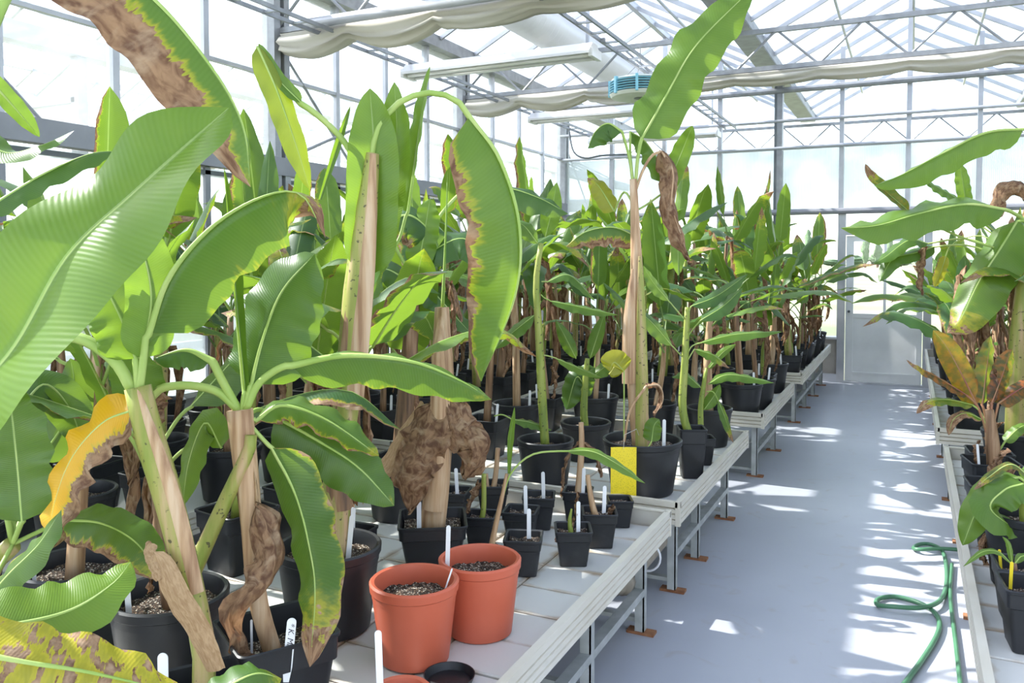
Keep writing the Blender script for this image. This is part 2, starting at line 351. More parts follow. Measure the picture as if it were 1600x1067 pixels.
def catmull(pts, n):
    pts = [Vector(p) for p in pts]
    if len(pts) == 2: return [pts[0].lerp(pts[1], i/(n-1)) for i in range(n)]
    P = [pts[0]*2-pts[1]] + pts + [pts[-1]*2-pts[-2]]
    seg = []
    for i in range(1, len(P)-2):
        for k in range(12):
            u = k/12; a, b, c, d = P[i-1], P[i], P[i+1], P[i+2]
            seg.append(.5*((2*b)+(c-a)*u+(2*a-5*b+4*c-d)*u*u+(3*b-a-3*c+d)*u**3))
    seg.append(pts[-1])
    ds = [0]
    for i in range(1, len(seg)): ds.append(ds[-1]+(seg[i]-seg[i-1]).length)
    out = []; j = 0
    for i in range(n):
        q = ds[-1]*i/(n-1)
        while j < len(ds)-2 and ds[j+1] < q: j += 1
        u = (q-ds[j])/max(1e-9, ds[j+1]-ds[j]); out.append(seg[j].lerp(seg[j+1], min(1, u)))
    return out

# ------------------------------------------------------------------ the building shell
XL, XG1, XG2, XR = -5.2, -1.77, 1.66, 5.09           # side wall, valley gutters, far side wall
YE, YB = 12.65, -2.6                                  # end wall, behind the viewer
PITCHW = .85; ZS, ZE, ZRIDGE = 2.60, 4.26, 5.22
floor = struct(MB().box((XL-.1, YB, -.12), (XR+.1, YE+.1, 0)).build('floor', 'painted_floor'))
ground = MB().box((-700, -300, -.30), (700, 900, -.125)).build('ground', 'field_grass'); struct(ground)
colY = [12.65-3.405*k for k in range(5)]
# --- side wall
wl = struct(empty('wall_left', (XL, 0, 0)))
def wpart(mb, name, mat, par): 
    o = mb.build(name, mat, par); return o
def local(par, a): return (a[0]-par.location.x, a[1]-par.location.y, a[2]-par.location.z)
def lbox(par, name, mat, a, b): return MB().box(local(par, a), local(par, b)).build(name, mat, par)
lbox(wl, 'dwarf_wall', 'white_ledge', (XL-.12, YB, 0), (XL, YE, .66))
lbox(wl, 'ledge', 'white_ledge', (XL-.14, YB, .66), (XL+.08, YE, .70))
lbox(wl, 'sill_beam', 'grey_sill', (XL-.04, YB, ZS-.09), (XL+.09, YE, ZS+.07))
lbox(wl, 'sill_gasket', 'dark_gasket', (XL-.02, YB, ZS-.155), (XL+.03, YE, ZS-.12))
ys = []
y = YE
while y > YB: ys.append(y); y -= PITCHW
for cy in colY:
    m = MB(); m.box(local(wl, (XL-.06, cy-.10, 0)), local(wl, (XL+.08, cy-.02, ZE+.1))); m.box(local(wl, (XL-.02, cy-.02, 0)), local(wl, (XL+.02, cy+.03, ZE+.1)))
    m.box(local(wl, (XL-.06, cy+.03, 0)), local(wl, (XL+.08, cy+.10, ZE+.1))); m.build('column', 'galvanized', wl)
for i, yy in enumerate(ys):
    if min(abs(yy-c) for c in colY) > .2: lbox(wl, 'mullion', 'aluminium', (XL-.035, yy-.028, ZS+.06), (XL+.035, yy+.028, ZE+.05)); lbox(wl, 'mullion', 'grey_sill', (XL-.03, yy-.028, .7), (XL+.03, yy+.028, ZS-.08))
    if i+1 < len(ys):
        lbox(wl, 'pane', 'hazy_glass', (XL-.004, ys[i+1]+.02, ZS+.06), (XL+.002, yy-.02, ZE))
        lbox(wl, 'panel', 'frosted_panel', (XL-.006, ys[i+1]+.02, .7), (XL+.004, yy-.02, ZS-.1))
lbox(wl, 'eave_gutter', 'galvanized', (XL-.15, YB, ZE), (XL+.12, 16.2, ZE+.14))
lbox(wl, 'wall_rail', 'aluminium', (XL-.02, YB, 3.38), (XL+.03, YE, 3.41))
# --- far side wall (right, beyond the right benches)
wr = struct(empty('wall_right', (XR, 0, 0)))
lbox(wr, 'dwarf_wall', 'white_ledge', (XR, YB, 0), (XR+.12, YE, .7))
lbox(wr, 'sill_beam', 'grey_sill', (XR-.08, YB, ZS-.08), (XR+.04, YE, ZS+.06))
for cy in colY: lbox(wr, 'column', 'galvanized', (XR-.06, cy-.09, 0), (XR+.06, cy+.09, ZE+.1))
for i, yy in enumerate(ys[:-1]):
    lbox(wr, 'pane', 'hazy_glass', (XR-.004, ys[i+1]+.02, ZS+.06), (XR+.002, yy-.02, ZE)); lbox(wr, 'panel', 'frosted_panel', (XR-.006, ys[i+1]+.02, .7), (XR+.004, yy-.02, ZS-.1))
lbox(wr, 'eave_gutter', 'galvanized', (XR-.12, YB, ZE), (XR+.15, 16.2, ZE+.14))
# --- end wall
we = struct(empty('wall_back', (0, YE, 0)))
DX0, DX1 = -.87, .17
exs = [XL + .855*k for k in range(13)]
exs = [x for x in exs if x < XR+.01]
lbox(we, 'dwarf_wall', 'concrete', (XL, YE-.02, .12), (DX0-.08, YE+.12, .62)); lbox(we, 'dwarf_wall', 'concrete', (DX1+.08, YE-.02, .12), (XR, YE+.12, .62))
lbox(we, 'plinth', 'painted_floor', (XL, YE-.06, 0), (DX0-.08, YE+.12, .12)); lbox(we, 'plinth', 'painted_floor', (DX1+.08, YE-.06, 0), (XR, YE+.12, .12))
lbox(we, 'ledge', 'white_ledge', (XL, YE-.10, .62), (DX0-.08, YE+.14, .65)); lbox(we, 'ledge', 'white_ledge', (DX1+.08, YE-.10, .62), (XR, YE+.14, .65))
for zz, r, mt in ((4.20, .045, 'galvanized'), (3.76, .026, 'aluminium'), (3.37, .026, 'aluminium'), (2.44, .045, 'grey_sill')):
    MB().tube([local(we, (XL, YE-.09, zz)), local(we, (XR, YE-.09, zz))], r, 10).build('cross_rail', mt, we)
def roofz(x):
    for a, b in ((XL, XG1), (XG1, XG2), (XG2, XR)):
        if a <= x <= b: return ZE+.08 + (ZRIDGE-ZE-.08)*(1-abs(x-(a+b)/2)/((b-a)/2))
    return ZE
for i, x in enumerate(exs):
    top = roofz(min(x, XR-.01)); z0 = .65 if not (DX0-.05 < x < DX1+.05) else 2.15
    wdt = .05 if min(abs(x-XG1), abs(x-XG2)) < .12 else .03
    if wdt == .05: lbox(we, 'column', 'galvanized', (x-.055, YE-.10, 0), (x+.055, YE+.05, ZE+.05)); lbox(we, 'column_channel', 'dark_gasket', (x-.056, YE-.104, 0), (x-.02, YE-.099, ZE))
    else: lbox(we, 'mullion', 'aluminium', (x-wdt, YE-.045, z0), (x+wdt, YE+.04, top-.02))
    if i+1 < len(exs):
        x2 = exs[i+1]; xm = (x+x2)/2
        if not (DX0-.2 < xm < DX1+.1): lbox(we, 'pane', 'pane_glass', (x+.03, YE, .65), (x2-.03, YE+.006, 2.42))
        else: lbox(we, 'pane', 'pane_glass', (x+.03, YE, 2.18), (x2-.03, YE+.006, 2.42))
        lbox(we, 'panel', 'polycarbonate', (x+.03, YE, 2.47), (x2-.03, YE+.008, 3.35))
        lbox(we, 'pane', 'pane_glass', (x+.03, YE, 3.39), (x2-.03, YE+.006, 3.75)); lbox(we, 'pane', 'pane_glass', (x+.03, YE, 3.78), (x2-.03, YE+.006, 4.19))
        m = MB(); a, b = x+.03, x2-.03; ra, rb = roofz(a), roofz(min(b, XR-.01)); pk = None
        vs = [(a, 0, 4.23), (b, 0, 4.23), (b, 0, rb-.03), (a, 0, ra-.03)]
        m.add(vs + [(v[0], .006, v[2]) for v in vs], [(0,1,2,3),(7,6,5,4),(0,4,5,1),(1,5,6,2),(2,6,7,3),(3,7,4,0)]); m.build('pane', 'pane_glass', we)
# door
dr = struct(empty('door_1', (DX0, YE, 0)))
def dbox(n, mt, a, b, par=None): return MB().box(local(dr, a), local(dr, b)).build(n, mt, par or dr)
dbox('door_post', 'aluminium', (DX0-.08, YE-.06, 0), (DX0+.02, YE+.06, 2.42)); dbox('door_post', 'aluminium', (DX1-.02, YE-.06, 0), (DX1+.08, YE+.06, 2.42))
dbox('door_head', 'aluminium', (DX0-.08, YE-.055, 2.10), (DX1+.08, YE+.055, 2.18)); dbox('threshold', 'aluminium', (DX0, YE-.09, 0), (DX1, YE+.05, .025))
a, b = DX0+.03, DX1-.03
dbox('stile', 'door_white', (a, YE-.025, .03), (a+.10, YE+.025, 2.09)); dbox('stile', 'door_white', (b-.07, YE-.025, .03), (b, YE+.025, 2.09))
dbox('bottom_rail', 'door_white', (a+.10, YE-.022, .03), (b-.07, YE+.022, .14)); dbox('kick_panel', 'door_white', (a+.10, YE-.012, .14), (b-.07, YE+.012, .93))
dbox('lock_rail', 'door_white', (a+.10, YE-.02, .93), (b-.07, YE+.02, .99)); dbox('top_rail', 'door_white', (a+.10, YE-.022, 2.01), (b-.07, YE+.022, 2.09))
xm = (a+.10+b-.07)/2
dbox('glazing_bar', 'door_white', (xm-.018, YE-.02, .99), (xm+.018, YE+.02, 2.01))
dbox('drip_strip', 'door_white', (a+.10, YE-.035, .14), (b-.07, YE-.012, .165))
dbox('pane', 'pane_glass', (a+.10, YE-.003, .99), (xm-.018, YE+.003, 2.01)); dbox('pane', 'pane_glass', (xm+.018, YE-.003, .99), (b-.07, YE+.003, 2.01))
lk = MB(); lk.tube([(a+.045-DX0, -.05, 1.02), (a+.045-DX0, -.02, 1.02)], .018, 12); lk.build('lock', 'dark_gasket', dr, True)

# --- roof: gutters, ridges, glazing bars, panes, trusses
cl = struct(empty('ceiling', (0, 0, ZE)))
YF = 16.2
def rbox(name, mat, a, b, par=None): return MB().box(local(cl, a), local(cl, b)).build(name, mat, par or cl)
for xg in (XG1, XG2):
    m = MB(); m.box(local(cl, (xg-.13, YB, ZE+.03)), local(cl, (xg+.13, YF, ZE+.06))); m.bar(local(cl, (xg-.12, YB, ZE+.10)), local(cl, (xg-.12, YF, ZE+.10)), .03, .12); m.bar(local(cl, (xg+.12, YB, ZE+.10)), local(cl, (xg+.12, YF, ZE+.10)), .03, .12)
    m.build('valley_gutter', 'galvanized', cl)
spans = [(XL, XG1), (XG1, XG2), (XG2, XR)]
ry = []; y = YF
while y > YB-.1: ry.append(y); y -= PITCHW
barm = {}
for (xa, xb) in spans:
    xm = (xa+xb)/2
    rbox('ridge', 'aluminium', (xm-.035, YB, ZRIDGE-.05), (xm+.035, YF, ZRIDGE+.04))
    for sx, xe in ((-1, xa), (1, xb)):
        hw = abs(xm-xe)-.12
        mb = MB().bar((0, 0, 0), (sx*hw, 0, -(ZRIDGE-ZE-.12)), .035, .05)
        me = None
        pm = MB(); vs = [(0, 0, .02), (0, PITCHW-.04, .02), (sx*hw, PITCHW-.04, .02-(ZRIDGE-ZE-.12)), (sx*hw, 0, .02-(ZRIDGE-ZE-.12))]
        pm.add(vs+[(v[0], v[1], v[2]+.005) for v in vs], [(0,1,2,3),(7,6,5,4),(0,4,5,1),(1,5,6,2),(2,6,7,3),(3,7,4,0)]); pme = None
        for k, yy in enumerate(ry):
            if me is None: o = mb.build('glazing_bar', 'aluminium', cl); me = o.data
            else: o = inst('glazing_bar', me, cl)
            o.location = (xm, yy, ZRIDGE-ZE)
            if k+1 < len(ry):
                if pme is None: o = pm.build('pane', 'pane_glass', cl); pme = o.data
                else: o = inst('pane', pme, cl)
                o.location = (xm, yy-PITCHW+.02, ZRIDGE-ZE)
        for f in (.5,):
            x = xm+sx*hw*f; z = ZRIDGE-(ZRIDGE-ZE-.12)*f-.05
            MB().tube([local(cl, (x, YB, z)), local(cl, (x, YF, z))], .018, 8).build('purlin', 'aluminium', cl)
# lattice girders
ZB, ZT = 3.80, 4.20
for cy in [16.0]+colY[1:-1]:
    g = empty('lattice_girder', (0, cy, 0), parent=cl); g.location = (0, cy, -ZE)
    MB().bar((XL, 0, ZT), (XR, 0, ZT), .05).build('top_chord', 'galvanized', g); MB().bar((XL, 0, ZB), (XR, 0, ZB), .05).build('bottom_chord', 'galvanized', g)
    n = 12; dx = (XR-XL)/n
    me1 = me2 = None
    for k in range(n):
        x = XL+dx*k
        if me1 is None:
            o1 = MB().tube([(0, 0, ZB), (dx/2, 0, ZT)], .014, 6).build('strut', 'galvanized', g); me1 = o1.data
            o2 = MB().tube([(dx/2, 0, ZT), (dx, 0, ZB)], .014, 6).build('strut', 'galvanized', g); me2 = o2.data
        else: o1, o2 = inst('strut', me1, g), inst('strut', me2, g)
        o1.location.x = o2.location.x = x
    for (xa, xb) in spans: MB().bar(((xa+xb)/2, 0, ZT), ((xa+xb)/2, 0, ZRIDGE), .035).build('king_post', 'aluminium', g)
# braces from side wall columns up to the roof
for cy in colY[:4]:
    MB().tube([local(cl, (XL+.02, cy+.1, 3.62)), local(cl, (XL+.02, cy+1.15, 2.66))], .014, 6).build('wall_brace', 'galvanized', cl)
MB().tube([local(cl, (XL+.03, 6.0, 2.7)), local(cl, (XL+.03, 9.1, 3.95))], .016, 6).build('wall_brace', 'galvanized', cl)
# sagging shade cloth bundled under the girders
def swag(cy, seed, label):
    rnd = random.Random(seed); mb = MB(); nx, nc = 170, 26
    for i in range(nx+1):
        x = XL+.12+(XR-XL-.24)*i/nx; ph = ((x-XL)/.857) % 1.0; k = int((x-XL)/.857)
        rr = random.Random(seed*100+k); sag = (.03+.07*rr.random()+(.05 if x < XG1-1.6 else 0))*math.sin(PI*ph)**.8+.12
        for j in range(nc):
            a = 2*PI*j/nc; yv = .10*math.cos(a)*(1+.22*math.sin(7*a+x*1.3)+.15*math.sin(13*a-x*.8)); zv = sag/2*math.sin(a)
            wob = noise.noise(Vector((x*1.7, j*1.1, seed)))*.022*(1.2-math.sin(a))
            mb.v.append((x, yv+wob, -.03-sag/2+zv+wob*.7))
    for i in range(nx):
        for j in range(nc):
            a = i*nc+j; b = i*nc+(j+1) % nc; mb.f.append((a, b, b+nc, a+nc))
    o = mb.build('shade_cloth', 'shade_cloth', None, True); o.location = (0, cy, ZB)
    tag(o, label, 'shade cloth'); return o
swag(colY[1], 3, 'beige shade cloth gathered in swags under the girder between the two strip lights')
swag(colY[2], 5, 'beige shade cloth bundled under the girder beside the near wall column')
rl = MB().tube([(XL+.45, colY[2]-.16, ZB-.03), (XR-.3, colY[2]-.16, ZB-.03)], .045, 12).build('roller_tube', 'aluminium', None, True)
tag(rl, 'grey roller tube running along the near girder above the bundled cloth', 'roller tube')
# neighbouring glasshouse seen through the side wall
nb = empty('neighbouring_glasshouse', (-8.4, 0, -.12)); tag(nb, 'pale neighbouring glasshouse bay standing beyond the glazed side wall', 'greenhouse')
def nbox(name, mat, a, b): return MB().box((a[0]+8.4, a[1], a[2]+.12), (b[0]+8.4, b[1], b[2]+.12)).build(name, mat, nb)
for xg in (-8.4, -11.8, -15.2):
    nbox('gutter', 'aluminium', (xg-.12, -4, 4.0), (xg+.12, 26, 4.2))
    for k in range(9): nbox('column', 'aluminium', (xg-.06, -4+k*3.4, -.12), (xg+.06, -3.88+k*3.4, 4.0))
for xm in (-10.1, -13.5):
    nbox('ridge', 'aluminium', (xm-.04, -4, 4.95), (xm+.04, 26, 5.05))
    for k in range(26):
        for sx in (-1, 1): MB().bar((xm+8.4, -4+k*1.2, 5.1), (xm+8.4+sx*1.6, -4+k*1.2, 4.3), .04, .05).build('rafter', 'aluminium', nb)
for k in range(9):
    nbox('girder', 'aluminium', (-15.2, -4+k*3.4, 3.5), (-8.4, -3.94+k*3.4, 3.56)); nbox('curtain', 'shade_cloth', (-15.1, -3.95+k*3.4, 3.2), (-8.5, -3.75+k*3.4, 3.5))
nbox('sill', 'aluminium', (-8.45, -4, 2.0), (-8.35, 26, 2.1)); nbox('low_wall', 'white_ledge', (-8.46, -4, -.12), (-8.34, 26, .7))
# trees far across the field
def poplar(x, y, h, w, name='poplar_tree', label='', grp=None):
    t = empty(name, (x, y, -.13)); tag(t, label, 'tree', grp); rnd = random.Random(int(x*7+y))
    MB().tube([(0, 0, 0), (0, 0, h*.4)], .25, 6).build('trunk', 'twig_bark', t)
    mb = MB(); prof = []
    nz, na = 14, 12
    for i in range(nz+1):
        f = i/nz
        for k in range(na):
            a = 2*PI*k/na; r = w*(.75 if 'poplar' in name else 1)*math.sin(PI*min(1, f*.93+.07))**.7*(1+.8*noise.noise(Vector((math.cos(a)*2+x, math.sin(a)*2, f*9))))
            mb.v.append((r*math.cos(a), r*math.sin(a), h*(.12+.88*f)))
    for i in range(nz):
        for k in range(na): a = i*na+k; b = i*na+(k+1) % na; mb.f.append((a, b, b+na, a+na))
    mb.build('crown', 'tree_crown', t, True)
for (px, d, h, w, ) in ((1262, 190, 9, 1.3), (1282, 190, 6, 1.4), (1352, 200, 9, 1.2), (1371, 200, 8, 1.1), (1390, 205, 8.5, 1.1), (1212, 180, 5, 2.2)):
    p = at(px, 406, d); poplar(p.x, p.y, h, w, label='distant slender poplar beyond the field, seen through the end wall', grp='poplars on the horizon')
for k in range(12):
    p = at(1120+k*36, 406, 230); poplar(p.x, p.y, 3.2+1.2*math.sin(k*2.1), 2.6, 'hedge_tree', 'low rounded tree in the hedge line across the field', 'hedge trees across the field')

# ------------------------------------------------------------------ benches
LIPZ, TOPZ = .56, .485
def lip_profile(h=.115):
    return [(0, 0), (.010, .003), (.010, .022), (-.001, .026), (.010, .031), (.010, .050), (-.001, .054), (.010, .059), (.010, .078), (-.001, .082), (.012, .088), (.012, h), (-.016, h), (-.016, h-.006), (-.008, h-.01), (-.008, 0)]
def extrude(p, q, out):
    """the ridged lip section swept from p to q, ridges facing out"""
    mb = MB(); p, q, out = Vector(p), Vector(q), Vector(out); pr = lip_profile(); n = len(pr)
    for e in (p, q):
        for (a, b) in pr: mb.v.append(tuple(e+out*a+Vector((0, 0, b))))
    for i in range(n): j = (i+1) % n; mb.f.append((i, j, j+n, i+n))
    mb.f.append(tuple(reversed(range(n)))); mb.f.append(tuple(range(n, 2*n))); return mb
TILE = None
def bench(x0, x1, y0, y1, legs, label, tiles, front=1, group=None):
    """front=+1: the aisle is on the +x side"""
    global TILE
    b = empty('plant_bench', ((x0+x1)/2, y0, 0)); tag(b, label, 'bench', group)
    ox, oy = (x0+x1)/2, y0
    X0, X1, LY = x0-ox, x1-ox, y1-y0; z = LIPZ-.115
    extrude((X1, 0, z), (X1, LY, z), (1, 0, 0)).build('side_rail', 'lip_metal', b); extrude((X0, 0, z), (X0, LY, z), (-1, 0, 0)).build('side_rail', 'lip_metal', b)
    extrude((X0, 0, z), (X1, 0, z), (0, -1, 0)).build('end_rail', 'lip_metal', b); extrude((X0, LY, z), (X1, LY, z), (0, 1, 0)).build('end_rail', 'lip_metal', b)
    for cx, cy in ((X1, 0), (X1, LY), (X0, 0), (X0, LY)):
        MB().box((cx-.012, cy-.012, z-.004), (cx+.012, cy+.012, LIPZ+.003)).build('corner_piece', 'lip_metal', b)
    MB().box((X0+.008, .008, z), (X1-.008, LY-.008, TOPZ-.02)).build('tray', 'tray_plastic', b)
    if tiles:
        nx = int((x1-x0-.03)/.30); ny = max(1, int((LY-.03)/.22)); tx, ty = (x1-x0-.03)/nx, (LY-.03)/ny
        if tiles is True:
            mb = MB(); hx, hy = tx/2-.003, ty/2-.003
            def ring(ix, iy, zz): return [(-ix, -iy, zz), (ix, -iy, zz), (ix, iy, zz), (-ix, iy, zz)]
            rings = [ring(hx, hy, -.02), ring(hx, hy, -.004), ring(hx-.006, hy-.006, 0)]
            vs = sum(rings, []); fs = []
            for r in range(2):
                for k in range(4): fs.append((r*4+k, r*4+(k+1) % 4, r*4+4+(k+1) % 4, r*4+4+k))
            fs.append((8, 9, 10, 11)); mb.add(vs, fs)
            me = None
            rnd = random.Random(int(y0*10))
            for i in range(nx):
                for j in range(ny):
                    if me is None: o = mb.build('tray_panel', 'tray_plastic', b); me = o.data
                    else: o = inst('tray_panel', me, b)
                    o.location = (X0+.015+(i+.5)*tx, .015+(j+.5)*ty, TOPZ-rnd.random()*.004)
    lx = X1-.10*front if front > 0 else X0+.10; ly_other = X0+.14 if front > 0 else X1-.14
    for cy in legs:
        yy = cy-y0
        for xx in (lx, ly_other):
            m = MB(); m.box((xx-.022, yy-.022, .012), (xx+.022, yy-.016, z)); m.box((xx+.016 if front > 0 else xx-.022, yy-.022, .012), (xx+.022 if front > 0 else xx-.016, yy+.022, z))
            m.box((xx-.014, yy-.016, .012), (xx+.016, yy+.014, z))
            m.build('leg', 'leg_steel', b)
            MB().box((xx-.06, yy-.03, 0), (xx+.07, yy+.03, .012)).build('foot_plate', 'rust', b)
        MB().bar((lx, yy, z-.03), (ly_other, yy, z-.03), .04).build('cross_bar', 'leg_steel', b)
        MB().bar((lx, yy+.03, .05), (ly_other, yy+.03, .05), .035, .02).build('cross_bar', 'leg_steel', b)
    if len(legs) > 1:
        for xx in (lx,): MB().bar((xx, legs[0]-y0, .20), (xx, legs[-1]-y0, .20), .045, .035).build('stretcher', 'leg_steel', b)
    return b
LX1, LX0 = -1.02, -2.66
bench(LX0, LX1, .35, 3.81, (.9, 2.2, 2.99, 3.70), 'white ridged bench carrying the two terracotta pots', True)
bench(LX0, LX1+.005, 3.97, 5.85, (4.25, 4.77, 5.6), 'white ridged bench with the yellow sticky card hanging at its end', True)
bench(LX0, LX1, 6.57, 8.36, (6.82, 7.82), 'short white ridged bench left of the aisle after the wide gap', True)
bench(LX0, LX1, 9.10, 12.40, (8.58+.7, 10.26, 11.2, 12.2), 'long white ridged bench left of the aisle reaching the end wall', False)
BX1, BX0 = -3.05, -4.95
bench(BX0, BX1, .35, 4.3, (.9, 2.4, 4.0), 'rear bench along the glazed side wall, nearest stretch with crowded black pots', False, group=None)
bench(BX0, BX1, 4.5, 8.4, (4.8, 6.5, 8.1), 'rear bench along the glazed side wall, middle stretch', False)
bench(BX0, BX1, 8.6, 12.4, (8.9, 10.5, 12.1), 'rear bench along the glazed side wall, stretch by the end wall corner', False)
RX0, RX1 = .215, 1.85
bench(RX0, RX1, 1.2, 5.92, (1.6, 3.3, 4.55, 5.75), 'white ridged bench right of the aisle beside the green hose', True, front=-1)
bench(RX0-.03, RX1, 6.56, 12.3, (6.75, 8.2, 9.8, 11.8), 'far right bench along the aisle, behind the dark red banana', False, front=-1)
# drain pipe under the near left benches
pp = [(-1.9, 3.55, .24), (-1.32, 3.55, .24), (-1.22, 3.57, .245), (-1.19, 3.66, .25), (-1.18, 4.35, .27), (-1.2, 4.46, .275), (-1.32, 4.5, .28), (-2.2, 4.5, .30)]
dp = empty('drain_pipe', (-1.2, 4.0, 0)); tag(dp, 'brown drain pipe strapped under the gap between the near left benches', 'pipe')
MB().tube([Vector(q)-Vector((-1.2, 4.0, 0)) for q in catmull(pp, 40)], .045, 12).build('pipe', 'drain_pipe', dp, True)
MB().tube([Vector((.015+.075*math.cos(a), .0, .255+.075*math.sin(a))) for a in [i*2*PI/20 for i in range(21)]], .006, 6, False).build('strap', 'label_white', dp, True)
for yy in (3.62, 4.40): MB().tube([(0.02, yy-4.0-.03, .255), (.02, yy-4.0+.03, .255)], .052, 12).build('coupling', 'drain_pipe', dp, True)

# ------------------------------------------------------------------ fixtures overhead
for (x, nm, lb) in ((-4.55, 'a', 'grey ladder cable tray running over the left plants close to the side wall'), (-2.45, 'b', 'grey ladder cable tray from which the round fan hangs')):
    tr_ = empty('cable_tray', (x, YB, 3.70)); tag(tr_, lb, 'cable tray')
    for dx in (-.075, .075): MB().box((dx-.010, 0, -.016), (dx+.010, 12.5-YB, .016)).build('rail', 'galvanized', tr_)
    me = None
    for k in range(44):
        if me is None: o = MB().box((-.068, -.014, -.008), (.068, .014, .008)).build('rung', 'aluminium', tr_); me = o.data
        else: o = inst('rung', me, tr_)
        o.location = (0, .2+k*.34, 0)
for i, (yy, lb) in enumerate(((7.0, 'long white strip light under the cable trays above the near plants'), (9.98, 'long white strip light hanging beside the round blue fan'), (12.2, 'white strip light close to the glazed end wall'))):
    f = empty('strip_light', (-3.55, yy, 3.62)); tag(f, lb, 'light')
    hl = .98
    m = MB(); pr = [(-.15, -.06), (-.15, -.035), (-.06, .05), (.06, .05), (.15, -.035), (.15, -.06), (.06, -.03), (-.06, -.03)]
    for x in (-hl, hl): m.v += [(x, a, b) for a, b in pr]
    for k in range(8): j = (k+1) % 8; m.f.append((k, j, j+8, k+8))
    m.f += [tuple(reversed(range(8))), tuple(range(8, 16))]; m.build('reflector', 'lamp_white', f)
    for yv in (-.07, .07): MB().tube([(-hl+.04, yv, -.062), (hl-.04, yv, -.062)], .016, 10).build('tube', 'lamp_white', f, True)
    for x in (-hl, hl): MB().box((x-.02, -.12, -.08), (x+.02, .12, .0)).build('end_cap', 'lamp_white', f)
    for x in (-hl+.02, hl+.08): MB().bar((x, 0, .05), (x, 0, .09), .03).build('bracket', 'galvanized', f)
# fan
fp = at(1000, 137, 8.35); fn = empty('circulation_fan', fp); tag(fn, 'round blue and white air circulation fan hanging from cable tray', 'fan')
MB().lathe([(.0, -.10), (.10, -.105), (.17, -.125), (.285, -.10), (.31, -.07), (.26, -.05), (.0, -.045)], 32).build('lower_shroud', 'fan_white', fn, True, .6)
MB().lathe([(.0, .085), (.24, .085), (.29, .075), (.29, .06), (.24, .065), (.0, .07)], 32).build('top_plate', 'fan_white', fn, True, .6)
for k, zz in enumerate((-.045, -.02, .005, .03, .052)): MB().lathe([(.255, zz-.006), (.305, zz-.010), (.31, zz-.002), (.26, zz+.004), (.255, zz-.006)], 32).build('louvre_ring', 'fan_blue', fn, True, .6)
me = None
for k in range(8):
    if me is None: o = MB().box((.29, -.013, -.085), (.32, .013, .08)).build('vane', 'fan_blue', fn); me = o.data
    else: o = inst('vane', me, fn)
    o.rotation_euler.z = k*PI/4+.2
MB().lathe([(.0, .0), (.06, -.0), (.06, -.11), (.0, -.12)], 16).build('motor', 'galvanized', fn, True, .6)
for k in range(3): MB().tube([(.2*math.cos(k*2.1), .2*math.sin(k*2.1), .08), (0, 0, .26)], .004, 5).build('chain', 'galvanized', fn)
MB().tube([(0, 0, .26), (0, 0, .40)], .006, 6).build('hook', 'galvanized', fn)
# corrugated duct
dm = MB(); n = 190; pts = []; rs = []
for i in range(n): pts.append((0, 12.45*i/n, 0)); rs.append(.235+.016*(1 if i % 2 else -1))
dm.tube(pts, rs, 28); d = dm.build('air_duct', 'duct_film', None, True, .5); d.location = (-4.05, .2, 4.58); tag(d, 'silver corrugated air duct running along under the roof glass', 'duct')
# loop of black cable at end wall corner
cb = MB().tube(catmull([ony for ony in (at(887, 175, 12.9), at(890, 210, 12.9), at(897, 238, 12.8), at(915, 247, 12.7), at(940, 243, 12.6), at(985, 241, 12.4))], 30), .016, 6).build('cable', 'dark_gasket', None, True)
tag(cb, 'thin black cable hanging in a loop by the corner column', 'cable')
# hose on the floor
hp = [(1408, 1075), (1440, 1032), (1464, 992), (1467, 968), (1452, 950), (1425, 938), (1395, 932), (1372, 936), (1371, 945), (1395, 953), (1435, 955), (1464, 946), (1477, 922), (1479, 890), (1473, 862), (1457, 851), (1438, 850), (1427, 856), (1438, 862), (1478, 861)]
pts = [onz(a, b, .016) for a, b in hp]
for k in (9, 10, 11): pts[k].z = .034 if k != 11 else .03
pts[18].z = pts[19].z = .03
pts = [onz(1380, 1110, .016)] + pts + [pts[-1]+Vector((.28, .05, 0))]
hs = MB().tube(catmull(pts, 150), .0115, 10).build('garden_hose', 'hose_green', None, True); tag(hs, 'green garden hose looping over the painted floor', 'hose')
h2 = MB().tube(catmull([onz(1503, 1090, .014), onz(1494, 1010, .014), onz(1485, 930, .014), onz(1478, 880, .014)+Vector((.03, 0, 0))], 30), .0105, 8).build('garden_hose', 'hose_green', None, True); tag(h2, 'straight green hose lying close to the right bench legs', 'hose')

